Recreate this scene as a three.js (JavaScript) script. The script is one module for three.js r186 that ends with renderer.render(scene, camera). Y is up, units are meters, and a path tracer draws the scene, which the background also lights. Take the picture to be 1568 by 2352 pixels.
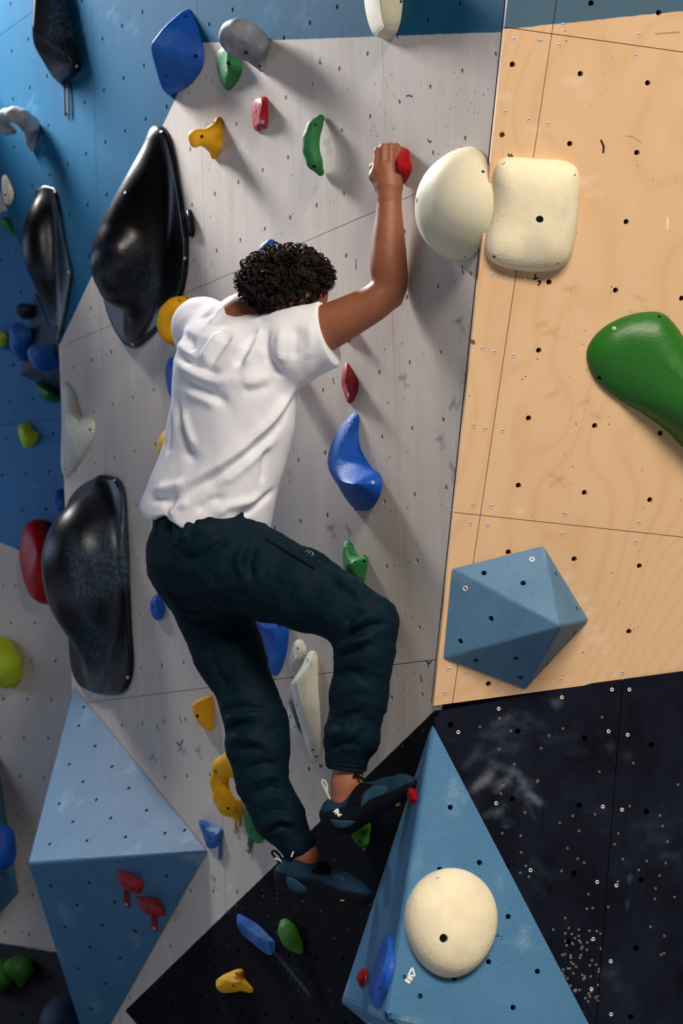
import * as THREE from 'three';
import { RectAreaLightUniformsLib } from 'three/addons/lights/RectAreaLightUniformsLib.js';
import { mergeGeometries, mergeVertices, toCreasedNormals } from 'three/addons/utils/BufferGeometryUtils.js';
import { RoundedBoxGeometry } from 'three/addons/geometries/RoundedBoxGeometry.js';
import { ConvexGeometry } from 'three/addons/geometries/ConvexGeometry.js';
import { Brush, Evaluator, SUBTRACTION } from 'three-bvh-csg';

// ------------------------------------------------------------------ camera, light, exposure
const FPX = 6750, PITCH = 5.8 * Math.PI / 180, CAMY = 1.15;
const scene = new THREE.Scene();
scene.background = new THREE.Color(0x000000);
const camera = new THREE.PerspectiveCamera(2 * Math.atan(1176 / FPX) * 180 / Math.PI, 1568 / 2352, 0.1, 60);
camera.position.set(0, CAMY, 0);
camera.rotation.set(PITCH, 0, 0);
camera.focus = 7.25;
camera.userData.fStop = 5.6;
scene.add(camera);
const renderer = new THREE.WebGLRenderer();
renderer.toneMapping = THREE.LinearToneMapping;
renderer.toneMappingExposure = 1.0;
renderer.shadowMap.enabled = true;
RectAreaLightUniformsLib.init();
const CEIL = 5.9;
// daylight through the roof light on the left, and the hall's rows of ceiling panels
const LIGHTS = [
  // centre, size, way it faces, colour, radiance and visible glow
  { name: 'skylight', label: 'square roof light with cool daylight above the left wall', cat: 'skylight', p: [-3.0, CEIL, -11.0], s: [1.3, 1.3], face: 'down', c: 0xfcf8f8, i: 240, g: 6 },
  { name: 'ceiling_panel', label: 'long warm ceiling light panel over the camera side of the hall', cat: 'ceiling light', p: [2.0, CEIL, -1.8], s: [3.6, 2.2], face: 'down', c: 0xfff0e0, i: 34, g: 3 },
  { name: 'hall_window', label: 'wide high window with blue daylight in the outer left wall', cat: 'window', p: [-9, 4.3, -11.5], s: [9.0, 2.4], face: 'right', c: 0xa8caff, i: 0.8, g: 0.8 },
];
for (const L of LIGHTS) {
  const l = new THREE.RectAreaLight(L.c, L.i, L.s[0], L.s[1]);
  l.position.set(...L.p);
  if (L.face === 'down') { l.position.y -= 0.09; l.rotation.x = -Math.PI / 2; } else { l.position.x += 0.09; l.rotation.y = -Math.PI / 2; }
  l.castShadow = true; scene.add(l);
}

// ------------------------------------------------------------------ helpers
let seed = 7;
const rnd = () => { seed = (seed * 1664525 + 1013904223) >>> 0; return seed / 4294967296; };
const rr = (a, b) => a + (b - a) * rnd();
const V3 = (x, y, z) => new THREE.Vector3(x, y, z);
const clamp = (x, a, b) => Math.max(a, Math.min(b, x));
const sstep = (a, b, x) => { const t = clamp((x - a) / (b - a), 0, 1); return t * t * (3 - 2 * t); };
const lerp = (a, b, t) => a + (b - a) * t;
const camQ = new THREE.Quaternion().setFromEuler(camera.rotation);
// a point of the place: given where it stands in the camera's measured frame (right, down, forward)
const c2w = (x, y, z) => V3(x, -y, -z).applyQuaternion(camQ).add(camera.position);
const d2w = (x, y, z) => V3(x, -y, -z).applyQuaternion(camQ);
const at = (px, py, z) => c2w((px - 784) / FPX * z, (py - 1176) / FPX * z, z);

const usedNames = {};
function numbered(n) { const k = usedNames[n] = (usedNames[n] ?? -1) + 1; return k ? `${n}_${String(k).padStart(3, '0')}` : n; }
function tag(o, label, category, group, kind) { o.userData.label = label; o.userData.category = category; if (group) o.userData.group = group; if (kind) o.userData.kind = kind; return o; }
function shadow(o) { o.traverse(c => { if (c.isMesh) { c.castShadow = true; c.receiveShadow = true; } }); }
function part(name, geo, mat, parent) { const m = new THREE.Mesh(geo, mat); m.name = name; m.castShadow = m.receiveShadow = true; parent.add(m); return m; }

class Wall {          // a plane of the climbing wall: O = a bolt hole, U to the right, V up, N out of the wall
  constructor(P, h, v, k = 1) {
    this.O = c2w(P[0] * k, P[1] * k, P[2] * k);
    this.U = d2w(...h).normalize(); this.V = d2w(-v[0], -v[1], -v[2]); this.V.addScaledVector(this.U, -this.V.dot(this.U)).normalize();
    this.N = V3().crossVectors(this.U, this.V).normalize();
    this.M = new THREE.Matrix4().makeBasis(this.U, this.V, this.N).setPosition(this.O);
    this.Q = new THREE.Quaternion().setFromRotationMatrix(this.M); this.I = this.M.clone().invert();
  }
  at(px, py, w = 0) {   // local (u, v, w) of the point at height w over the wall
    const d = at(px, py, 1).sub(camera.position);
    const t = (this.O.clone().addScaledVector(this.N, w).sub(camera.position)).dot(this.N) / d.dot(this.N);
    return camera.position.clone().addScaledVector(d, t).applyMatrix4(this.I);
  }
  world(u, v, w = 0) { return V3(u, v, w).applyMatrix4(this.M); }
  group(name, c) { const g = new THREE.Group(); g.name = numbered(name); g.position.copy(this.world(c.x, c.y, 0)); g.quaternion.copy(this.Q); scene.add(g); return g; }
}
const A = new Wall([0.3624, -1.0784, 6.9242], [0.4391, -0.1026, -0.8926], [0.0357, 0.9947, -0.0967]);
const B = new Wall([0.3999, -1.0473, 6.8763], [0.9776, 0.105, 0.1823], [-0.1367, 0.9758, 0.1708]);
const C = new Wall([0.4333, 0.5393, 7.2306], [0.9935, 0.1017, 0.0508], [-0.0921, 0.982, -0.1648], 0.9918);
const D = new Wall([-1.4658, -0.4881, 12.9888], [0.7015, -0.0404, -0.7115], [-0.0824, 0.9871, -0.1373], 0.8);
const G = 0.165, GD = 0.132;

// ------------------------------------------------------------------ noise and textures
const PERM = new Uint8Array(512); { const p = [...Array(256).keys()]; for (let i = 255; i > 0; i--) { const j = Math.floor(rnd() * (i + 1)); [p[i], p[j]] = [p[j], p[i]]; } for (let i = 0; i < 512; i++) PERM[i] = p[i & 255]; }
function vn(x, y) {
  const xi = Math.floor(x), yi = Math.floor(y), fx = x - xi, fy = y - yi, u = fx * fx * (3 - 2 * fx), v = fy * fy * (3 - 2 * fy);
  const a = PERM[(xi & 255) + PERM[yi & 255]], b = PERM[((xi + 1) & 255) + PERM[yi & 255]], c = PERM[(xi & 255) + PERM[(yi + 1) & 255]], d = PERM[((xi + 1) & 255) + PERM[(yi + 1) & 255]];
  return (a + (b - a) * u + (c - a) * v + (a - b - c + d) * u * v) / 255;
}
const fbm = (x, y, o = 4) => { let s = 0, a = 0.5, n = 0; for (let i = 0; i < o; i++) { s += a * vn(x, y); n += a; a *= 0.5; x = x * 2.03 + 17.3; y = y * 2.03 + 5.1; } return s / n; };
function vn3(x, y, z) { const zi = Math.floor(z), f = z - zi, s = f * f * (3 - 2 * f); return lerp(vn(x + zi * 37.7, y + zi * 11.3), vn(x + zi * 37.7 + 37.7, y + zi * 11.3 + 11.3), s); }

class Tex {           // a colour map over the rectangle [u0,u1] x [v0,v1] of a wall, in metres
  constructor(W, H, u0, u1, v0, v1) { Object.assign(this, { W, H, u0, u1, v0, v1 }); this.d = new Uint8Array(W * H * 4); }
  fill(fn) {
    const c = [0, 0, 0]; const { W, H, d } = this;
    for (let y = 0; y < H; y++) { const v = lerp(this.v0, this.v1, (y + 0.5) / H); for (let x = 0; x < W; x++) { fn(lerp(this.u0, this.u1, (x + 0.5) / W), v, c); const k = (y * W + x) * 4; d[k] = clamp(c[0], 0, 255); d[k + 1] = clamp(c[1], 0, 255); d[k + 2] = clamp(c[2], 0, 255); d[k + 3] = 255; } }
    return this;
  }
  stamp(u, v, r, col, alpha = 1, soft = 0.3, rv = r) {
    const { W, H, d } = this, sx = W / (this.u1 - this.u0), sy = H / (this.v1 - this.v0), cx = (u - this.u0) * sx, cy = (v - this.v0) * sy, rx = r * sx, ry = rv * sy;
    for (let y = Math.max(0, Math.floor(cy - ry - 1)); y <= Math.min(H - 1, cy + ry + 1); y++) for (let x = Math.max(0, Math.floor(cx - rx - 1)); x <= Math.min(W - 1, cx + rx + 1); x++) {
      const q = Math.hypot((x + 0.5 - cx) / rx, (y + 0.5 - cy) / ry); if (q > 1) continue;
      const a = alpha * (1 - sstep(1 - soft, 1, q)), k = (y * W + x) * 4; for (let i = 0; i < 3; i++) d[k + i] = d[k + i] * (1 - a) + col[i] * a;
    }
  }
  line(pts, r, col, alpha = 0.9) { for (let i = 0; i + 1 < pts.length; i++) { const [a, b] = [pts[i], pts[i + 1]], L = Math.hypot(b[0] - a[0], b[1] - a[1]), n = Math.max(1, Math.ceil(L / (r * 0.6))); for (let k = 0; k <= n; k++) this.stamp(lerp(a[0], b[0], k / n), lerp(a[1], b[1], k / n), r, col, alpha, 0.5); } }
  smear(u, v, ru, rv, col, alpha, f = 60, ang = 0) { // a chalk or dirt patch with grain
    const { W, H, d } = this, sx = W / (this.u1 - this.u0), sy = H / (this.v1 - this.v0), R = Math.max(ru, rv), ca = Math.cos(ang), sa = Math.sin(ang);
    const cx = (u - this.u0) * sx, cy = (v - this.v0) * sy;
    for (let y = Math.max(0, Math.floor(cy - R * sy)); y <= Math.min(H - 1, cy + R * sy); y++) for (let x = Math.max(0, Math.floor(cx - R * sx)); x <= Math.min(W - 1, cx + R * sx); x++) {
      const du = (x + 0.5 - cx) / sx, dv = (y + 0.5 - cy) / sy, p = du * ca + dv * sa, q = -du * sa + dv * ca, e = Math.hypot(p / ru, q / rv); if (e > 1) continue;
      const uu = u + du, vv = v + dv, n = fbm(p * f * 0.6 + 31, q * f + 7, 4), a = clamp((n - 0.32 - 0.38 * e) * 2.6, 0, 1) * alpha * (0.55 + 0.45 * vn(uu * 900, vv * 900)), k = (y * W + x) * 4;
      if (a > 0) for (let i = 0; i < 3; i++) d[k + i] = d[k + i] * (1 - a) + col[i] * a;
    }
  }
  tex() { const t = new THREE.DataTexture(this.d, this.W, this.H); t.colorSpace = THREE.SRGBColorSpace; t.magFilter = THREE.LinearFilter; t.minFilter = THREE.LinearMipmapLinearFilter; t.generateMipmaps = true; t.wrapS = t.wrapT = THREE.MirroredRepeatWrapping; t.needsUpdate = true; return t; }
}
function bumpTex(n, fn) { const d = new Uint8Array(n * n * 4); for (let y = 0; y < n; y++) for (let x = 0; x < n; x++) { const k = (y * n + x) * 4, h = clamp(fn(x / n, y / n) * 255, 0, 255); d[k] = d[k + 1] = d[k + 2] = h; d[k + 3] = 255; } const t = new THREE.DataTexture(d, n, n); t.wrapS = t.wrapT = THREE.RepeatWrapping; t.magFilter = THREE.LinearFilter; t.needsUpdate = true; return t; }
const woodBump = bumpTex(512, (x, y) => 0.6 * vn(x * 160, y * 14) + 0.4 * vn(x * 220, y * 220));
const gritBump = bumpTex(512, (x, y) => 0.6 * vn(x * 128, y * 128) + 0.4 * vn(x * 256, y * 256));

// ---- the main wall's colours: whitewashed plywood, blue paint above, black paint below
const pl = (W, p, q) => { const a = W.at(...p), b = W.at(...q), n = [-(b.y - a.y), b.x - a.x], L = Math.hypot(...n); return (u, v) => ((u - a.x) * n[0] + (v - a.y) * n[1]) / L; };
const blueTop = pl(A, [463, 98], [1160, 73]), blueLeft = pl(A, [135, 795], [463, 98]), blackLow = pl(A, [995, 1635], [265, 2343]);
const teal = [70, 110, 140], dark = [60, 52, 48];
const tA = new Tex(2048, 2048, -3.6, 0.3, -2.35, 1.15).fill((u, v, c) => {
  const g = vn(u * 220, v * 9) - 0.5, g2 = fbm(u * 26, v * 2.2, 3) - 0.5, m = fbm(u * 5 + 9, v * 4, 4) - 0.5, f = vn(u * 700, v * 500) - 0.5, e = (vn(u * 60, v * 60) - 0.5) * 0.0016;
  const s1 = 15 * m + 11 * g2 + 6 * g + 7 * f, s2 = 10 * m + 5 * g2 + 5 * f, s3 = 8 * m + 3 * f, kb = sstep(-0.0014, 0.0014, Math.max(blueTop(u, v), blueLeft(u, v)) + e), kk = sstep(-0.0014, 0.0014, blackLow(u, v) + e);
  c[0] = lerp(lerp(203 + s1, 9 + s3, kk), 14 + s2 * 0.7, kb); c[1] = lerp(lerp(195 + s1 * 1.05, 12 + s3, kk), 86 + s2, kb); c[2] = lerp(lerp(186 + s1 * 1.15, 20 + s3 * 1.2, kk), 122 + s2, kb);
});
{
  const white = (u, v) => blueTop(u, v) < 0 && blueLeft(u, v) < 0 && blackLow(u, v) < 0, black = (u, v) => blackLow(u, v) > 0 && blueTop(u, v) < 0;
  for (let i = 0; i < 1500; i++) { const u = rr(-3.5, 0.1), v = rr(-2.3, 1.0); if (white(u, v)) tA.stamp(u, v, rr(0.0015, 0.0042), rnd() < 0.25 ? teal : rnd() < 0.5 ? [120, 108, 98] : dark, rr(0.35, 0.9), 0.5, rr(0.0012, 0.003)); else if (black(u, v)) tA.stamp(u, v, rr(0.002, 0.0055), [150, 150, 150], rr(0.3, 0.9), 0.4, rr(0.0012, 0.003)); else tA.stamp(u, v, rr(0.0015, 0.005), [120, 150, 172], rr(0.15, 0.6), 0.5, rr(0.001, 0.0025)); }
  for (let i = 0; i < 260; i++) { const k = rnd(), u = -0.25 - rr(0, 2.5), v = rr(-2.1, -1.4); if (black(u, v)) tA.stamp(u, v, rr(0.002, 0.005), [185, 185, 185], rr(0.5, 1), 0.4, rr(0.0015, 0.003)); }
  for (const i of [3.5, 10.5, 15.5]) for (let v = 0.9; v > -2.3; v -= 0.137) for (const s of [-1, 1]) { const u = -i * G + s * 0.045; if (white(u, v)) tA.stamp(u + rr(-0.004, 0.004), v, 0.0042, rnd() < 0.6 ? teal : [130, 125, 118], 0.9, 0.4, 0.0035); }
  for (let i = 0; i < 120; i++) { const p = A.at(rr(1000, 1150), rr(90, 1640)); if (white(p.x, p.y)) tA.stamp(p.x, p.y, rr(0.002, 0.005), rnd() < 0.4 ? [50, 110, 160] : dark, rr(0.4, 0.9), 0.5, rr(0.0015, 0.003)); }
  for (let i = 0; i < 46; i++) { const u = rr(-3, -0.05), v = rr(-2.2, 0.3); if (white(u, v)) tA.smear(u, v, rr(0.02, 0.07), rr(0.02, 0.09), rnd() < 0.65 ? [95, 90, 92] : [226, 224, 222], rr(0.18, 0.42), 50, rr(-0.6, 0.6)); }
  for (const [x, y] of [[1055, 740], [1040, 930], [1040, 1080], [925, 870], [1010, 1010], [760, 1215], [800, 1220], [415, 1720], [455, 1725], [350, 1740], [490, 2020]]) { const p = A.at(x, y); tA.smear(p.x, p.y, rr(0.03, 0.06), rr(0.02, 0.05), [72, 74, 86], 0.6, 55, rr(-1, 1)); }
  for (const [x, y, a, b] of [[555, 340, .06, .1], [530, 2040, .04, .12], [475, 610, .03, .15], [360, 770, .06, .12], [505, 1830, .08, .06], [810, 940, .05, .04]]) { const p = A.at(x, y); tA.smear(p.x, p.y, a * 1.4, b, [232, 230, 228], 0.6, 45); }
  for (const [x, y] of [[100, 100], [70, 240], [180, 60], [255, 30], [300, 60], [620, 20], [690, 40], [90, 330]]) { const p = A.at(x, y); tA.smear(p.x, p.y, 0.12, 0.1, [112, 148, 176], 0.5, 35); }
  const yl = [190, 150, 70]; for (const [x, y] of [[870, 235], [888, 190], [903, 215], [885, 255], [740, 465], [757, 462]]) { const a = A.at(x, y), b = A.at(x + rr(-3, 3), y + rr(6, 14)); tA.line([[a.x, a.y], [b.x, b.y]], 0.0025, yl, 0.5); }
  const pen = [42, 42, 62];
  const arc = (T, W, pts, col = pen, r = 0.0028) => T.line(pts.map(p => { const q = W.at(...p); return [q.x, q.y]; }), r, col, 0.95);
  arc(tA, A, [[933, 221], [939, 219], [947, 222]]); arc(tA, A, [[982, 320], [986, 327], [991, 324]]); arc(tA, A, [[735, 133], [734, 141], [738, 147]]); arc(tA, A, [[734, 141], [731, 147]]);
  arc(tA, A, [[817, 597], [817, 619]]); arc(tA, A, [[765, 868], [767, 882]]); arc(tA, A, [[1061, 612], [1062, 622], [1064, 628]]); arc(tA, A, [[1137, 298], [1136, 312], [1138, 334]]);
  arc(tA, A, [[978, 1518], [984, 1525], [990, 1519]]); arc(tA, A, [[984, 1525], [983, 1532]]); arc(tA, A, [[965, 1553], [968, 1565]]); arc(tA, A, [[733, 1755], [735, 1763], [739, 1756], [740, 1764]]);
  arc(tA, A, [[360, 1665], [364, 1680]]); arc(tA, A, [[412, 1645], [416, 1660]]); arc(tA, A, [[405, 1705], [412, 1712], [420, 1700]]); arc(tA, A, [[448, 1640], [450, 1652]]);
  for (let i = 0; i < 26; i++) { const p = A.at(rr(640, 720), rr(1960, 2340)); if (black(p.x, p.y)) tA.smear(p.x, p.y, 0.04, 0.03, [70, 80, 95], 0.25, 40); }
  for (let i = 0; i < 9; i++) { const t = i / 8, p = A.at(630 + 75 * t, 2190 + 90 * t); tA.smear(p.x, p.y, 0.035, 0.022, [120, 140, 155], 0.75, 60, -0.9); }
}
// ---- birch plywood of the right wall, grey-blue paint along its top
const blueB = pl(B, [1160, 67], [1568, 25]);
const tB = new Tex(2048, 2048, -0.25, 1.35, -1.7, 0.45).fill((u, v, c) => {
  const wx = fbm(u * 2.2 + 3, v * 1.3 + 8, 3), g = vn(u * 260, v * 7) - 0.5, gf = vn(u * 620, v * 22) - 0.5;
  const ring = Math.sin((u * 22 + (v + 0.3) * (v + 0.3) * 1.6 + wx * 13) * 6.28) , m = fbm(u * 3.5, v * 2.5 + 40, 4) - 0.5, f = vn(u * 900, v * 900) - 0.5;
  const e = (vn(u * 80, v * 80) - 0.5) * 0.002, kb = sstep(-0.0009, 0.0009, blueB(u, v) + e), sb = 9 * m + 5 * f;
  const cath = Math.pow(0.5 + 0.5 * ring, 4), s = 12 * m - 6 * cath + 3 * g + 2.5 * gf + 3 * f;
  c[0] = lerp(227 + s * 0.8, 74 + sb, kb); c[1] = lerp(190 + s * 1.1, 104 + sb, kb); c[2] = lerp(148 + s * 1.35, 124 + sb, kb);
});
{
  const wood = (u, v) => blueB(u, v) < 0;
  for (let i = 0; i < 230; i++) { const u = rr(-0.05, 1.3), v = rr(-1.6, 0.3); if (wood(u, v)) tB.stamp(u, v, rr(0.0012, 0.0024), [74, 48, 32], rr(0.4, 0.95), 0.5); }
  for (const [x, y, r, a] of [[1005 + 80, 785, .006, .8], [1087, 787, .006, .7]]) { const p = B.at(x, y); tB.stamp(p.x, p.y, r, [120, 70, 45], a); }
  for (let i = 0; i < 16; i++) { const p = B.at(rr(1230, 1550), rr(650, 1240)); tB.smear(p.x, p.y, rr(0.02, 0.05), rr(0.01, 0.03), [170, 118, 70], 0.35, 60, rr(-0.5, 0.5)); }
  for (const [x, y, a] of [[1340, 420, .06], [1330, 1420, .07], [1300, 1330, .05], [1340, 1380, .05], [1375, 1470, .05], [1160, 225, .03], [1320, 190, .06], [1230, 300, .04], [1190, 1175, .025]]) { const p = B.at(x, y); tB.smear(p.x, p.y, a, a * 1.3, [240, 224, 205], 0.6, 38); }
  const pen = [38, 32, 34], arc = (pts, r = 0.0026, col = pen) => tB.line(pts.map(p => { const q = B.at(...p); return [q.x, q.y]; }), r, col, 0.95);
  arc([[1380, 323], [1386, 336], [1385, 350]], .0032); arc([[1167, 355], [1171, 361]]); arc([[1173, 355], [1177, 361]]); arc([[1229, 631], [1229, 640], [1226, 641]]); arc([[1226, 641], [1234, 639]]); arc([[1241, 645], [1236, 646], [1240, 650], [1236, 655]]); arc([[1230, 623], [1236, 624]]); arc([[1239, 623], [1246, 623]]);
  arc([[1436, 312], [1456, 316], [1472, 328]], .002, [196, 150, 96]); arc([[1533, 500], [1532, 525]], .003, [240, 230, 215]); arc([[1505, 78], [1560, 74]], .0022, [180, 135, 90]);
}
// ---- black plywood under it
const tC = new Tex(1280, 1536, -0.3, 0.9, -1.0, 0.4).fill((u, v, c) => {
  const m = fbm(u * 6, v * 5, 5) - 0.5, n = fbm(u * 22 + 4, v * 16, 4) - 0.5, f = vn(u * 800, v * 800) - 0.5, g = vn(u * 200, v * 10) - 0.5, s = 22 * m + 16 * n + 5 * f + 3 * g;
  c[0] = 13 + s; c[1] = 18 + s * 1.05; c[2] = 32 + s * 1.2;
});
{
  const ck = [150, 160, 170];
  const sm = (x, y, a, b, al, an = 0, col = ck) => { const p = C.at(x, y); tC.smear(p.x, p.y, a * 1.6, b * 1.6, col, al * 0.62, 34, an); };
  sm(1110, 1800, .05, .05, .95, .6, [165, 168, 160]); sm(1120, 1790, .05, .04, .8, .6); sm(1160, 1770, .05, .025, .6, -.5); sm(1195, 1790, .05, .03, .8, -.8); sm(1215, 1825, .05, .025, .8, -.9); sm(1230, 1840, .03, .018, .95, -.7); sm(1140, 1870, .03, .05, .9, .2); sm(1135, 1690, .07, .05, .4); sm(1160, 1655, .05, .02, .6, .4); sm(1280, 1620, .012, .05, .7, -.2); sm(1270, 1615, .012, .03, .6); sm(1330, 1830, .07, .05, .35, 0, [70, 80, 100]); sm(1400, 1720, .015, .05, .5); sm(1440, 1740, .015, .05, .4); sm(1090, 1740, .05, .03, .5, .8); sm(1240, 2000, .05, .06, .3, -.9); sm(1400, 2240, .03, .09, .4); sm(1545, 1970, .03, .03, .4); sm(1445, 2020, .008, .03, .8); sm(1440, 2080, .006, .03, .7); sm(1230, 1660, .06, .02, .35, -.6); sm(1290, 1700, .09, .05, .25); sm(1480, 1900, .1, .1, .2);
  for (let i = 0; i < 75; i++) { const p = C.at(rr(1080, 1560), rr(1640, 2340)); tC.stamp(p.x, p.y, 0.0034, [150, 140, 125], 0.9, 0.2); tC.stamp(p.x, p.y, 0.0017, [18, 18, 22], 0.95, 0.3); }
  for (let i = 0; i < 60; i++) { const p = C.at(rr(1290, 1380) , rr(2130, 2300)); tC.stamp(p.x, p.y, 0.0032, [165, 155, 140], 0.9, 0.2); tC.stamp(p.x, p.y, 0.0016, [18, 18, 22], 0.95, 0.3); }
}
// ---- the wall farther back on the left
const dTop = pl(D, [0, 488], [60, 470]), dLow = pl(D, [0, 1246], [60, 1269]), dBlack = pl(D, [0, 2166], [120, 2186]), dPanel = pl(D, [0, 968], [135, 962]);
const tD = new Tex(1024, 1536, -1.0, 0.8, -2.2, 1.0).fill((u, v, c) => {
  const m = fbm(u * 6, v * 5, 4) - 0.5, g = fbm(u * 30, v * 3, 3) - 0.5, f = vn(u * 500, v * 500) - 0.5, s = 16 * m + 8 * g + 6 * f;
  if (dTop(u, v) > 0 || (dLow(u, v) < 0 && dBlack(u, v) > 0)) { c[0] = 196 + s; c[1] = 188 + s; c[2] = 180 + s; }
  else if (dBlack(u, v) <= 0) { c[0] = 15 + s * .4; c[1] = 18 + s * .4; c[2] = 24 + s * .4; }
  else { c[0] = 40 + s * .8; c[1] = 112 + s * .8; c[2] = 168 + s * .8; }
});
for (let i = 0; i < 90; i++) { const p = D.at(rr(0, 160), rr(300, 2150)); tD.stamp(p.x, p.y, rr(0.003, 0.006), rnd() < 0.5 ? [60, 60, 66] : [170, 180, 190], rr(0.3, 0.7), 0.4); }

const wallMat = (T, rough, bs, sp = 0.6) => new THREE.MeshPhysicalMaterial({ map: T.tex(), specularIntensity: sp, roughness: rough, bumpMap: woodBump, bumpScale: bs });
const mA = wallMat(tA, 0.7, 0.0004, 0.12), mB = wallMat(tB, 0.5, 0.0002), mC = wallMat(tC, 0.75, 0.0004, 0.15), mD = wallMat(tD, 0.65, 0.0004);
const mBacking = new THREE.MeshStandardMaterial({ color: 0x17130f, roughness: 0.95 });
const mScrew = new THREE.MeshStandardMaterial({ color: 0xd9dee0, metalness: 0.55, roughness: 0.4 });
const mSteel = new THREE.MeshStandardMaterial({ color: 0x2c2e32, metalness: 0.8, roughness: 0.45 });
const mPly = new THREE.MeshStandardMaterial({ color: 0x9c7b55, roughness: 0.8 });

function clipPoly(P, f) { const o = []; for (let i = 0; i < P.length; i++) { const a = P[i], b = P[(i + 1) % P.length], fa = f(a[0], a[1]), fb = f(b[0], b[1]); if (fa >= 0) o.push(a); if ((fa >= 0) !== (fb >= 0)) { const t = fa / (fa - fb); o.push([lerp(a[0], b[0], t), lerp(a[1], b[1], t)]); } } return o; }
const TH = 0.018;
function panelGeo(poly, holes, T, hr) {   // a plywood sheet with drilled bolt holes, front face at w = 0
  let area = 0; for (let i = 0; i < poly.length; i++) { const a = poly[i], b = poly[(i + 1) % poly.length]; area += a[0] * b[1] - b[0] * a[1]; }
  if (area < 0) poly = poly.slice().reverse();
  const inside = ([x, y]) => poly.every((a, i) => { const b = poly[(i + 1) % poly.length], L = Math.hypot(b[0] - a[0], b[1] - a[1]); return ((b[0] - a[0]) * (y - a[1]) - (b[1] - a[1]) * (x - a[0])) / L > hr + 0.002; });
  const ct = poly.map(p => new THREE.Vector2(...p)), hs = holes.filter(inside).map(([x, y]) => Array.from({ length: 12 }, (_, k) => new THREE.Vector2(x + hr * Math.cos(-k / 12 * 6.2832), y + hr * Math.sin(-k / 12 * 6.2832))));
  const tri = THREE.ShapeUtils.triangulateShape(ct, hs), all = [ct, ...hs].flat();
  const pos = [], nor = [], uv = [], idx = [];
  const put = (x, y, w, n) => { pos.push(x, y, w); nor.push(...n); uv.push((x - T.u0) / (T.u1 - T.u0), (y - T.v0) / (T.v1 - T.v0)); return pos.length / 3 - 1; };
  for (const p of all) put(p.x, p.y, 0, [0, 0, 1]);
  for (const t of tri) idx.push(t[0], t[1], t[2]);
  for (const loop of [ct, ...hs]) for (let i = 0; i < loop.length; i++) { const a = loop[i], b = loop[(i + 1) % loop.length], L = Math.hypot(b.x - a.x, b.y - a.y) || 1, n = [(b.y - a.y) / L, -(b.x - a.x) / L, 0]; const q = [put(a.x, a.y, 0, n), put(b.x, b.y, 0, n), put(b.x, b.y, -TH, n), put(a.x, a.y, -TH, n)]; idx.push(q[0], q[2], q[1], q[0], q[3], q[2]); }
  const g = new THREE.BufferGeometry(); g.setAttribute('position', new THREE.Float32BufferAttribute(pos, 3)); g.setAttribute('normal', new THREE.Float32BufferAttribute(nor, 3)); g.setAttribute('uv', new THREE.Float32BufferAttribute(uv, 2)); g.setIndex(idx); return g;
}
function buildWall(name, W, us, vs, clips, grid, mat, T, hr, label) {
  const g = new THREE.Group(); g.name = name; scene.add(g); g.applyMatrix4(W.M); g.userData.kind = 'structure'; g.userData.label = label; g.userData.category = 'wall';
  const e = 0.0009;
  for (let i = 0; i + 1 < us.length; i++) for (let j = 0; j + 1 < vs.length; j++) {
    let P = [[us[i] + e, vs[j] + e], [us[i + 1] - e, vs[j] + e], [us[i + 1] - e, vs[j + 1] - e], [us[i] + e, vs[j + 1] - e]];
    for (const c of clips) { const f = c(i, j); if (f && P.length) P = clipPoly(P, f); }
    if (P.length < 3) continue;
    const hs = []; for (let a = Math.ceil((us[i]) / grid - 1); a <= us[i + 1] / grid + 1; a++) for (let b = Math.ceil(vs[j] / grid - 1); b <= vs[j + 1] / grid + 1; b++) { const x = a * grid, y = b * grid; if (x > us[i] && x < us[i + 1] && y > vs[j] && y < vs[j + 1]) hs.push([x, y]); }
    part('panel', panelGeo(P, hs, T, hr), mat, g);
    const bk = P.map(p => new THREE.Vector2(...p)); const bg = new THREE.ShapeGeometry(new THREE.Shape(bk)); bg.translate(0, 0, -TH - 0.012);
    g.userData._b = (g.userData._b || []); g.userData._b.push(bg);
  }
  part('backing_board', mergeGeometries(g.userData._b), mBacking, g); delete g.userData._b;
  return g;
}
const range = (a, b, s) => { const o = []; for (let x = a; x <= b + 1e-6; x += s) o.push(x); return o; };
const floorV = W => { const y0 = W.O.y; return -y0 / W.V.y; };
const edgeAB = pl(A, [995, 1622], [1165, 0]);                       // left of it is the main wall
const edgeTopL = pl(A, [132, 795], [0, 436]), edgeLowL = pl(A, [165, 1570], [135, 797]);
const aV = [floorV(A) + 0.01, -15.5 * G, -8.5 * G, -1.5 * G, 5.5 * G, 12.5 * G];
const wallA = buildWall('wall_front', A, [-4.4, -22.5 * G, -15.5 * G, -10.5 * G, -3.5 * G, 3.5 * G], aV, [
  (i, j) => (u, v) => edgeAB(u, v) + 0.012, (i, j) => j >= 3 ? (u, v) => -edgeTopL(u, v) : (u, v) => -edgeLowL(u, v)], G, mA, tA, 0.0068, 'tall plywood climbing wall painted white with blue above and black below');
const edgeBA = pl(B, [995, 1622], [1165, 0]), edgeBC = pl(B, [995, 1622], [1568, 1545]);
const wallB = buildWall('wall_right', B, [-0.5, 0.5 * G, 7.5 * G, 14.5 * G], [-13.5 * G, -6.5 * G, 0.5 * G, 7.5 * G], [
  () => (u, v) => -edgeBA(u, v), () => (u, v) => edgeBC(u, v) - 0.001], G, mB, tB, 0.0068, 'bare birch plywood climbing wall leaning over on the right');
const edgeCB = pl(C, [995, 1622], [1568, 1545]), edgeCA = pl(C, [997, 1640], [1009, 2221]);
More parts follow.
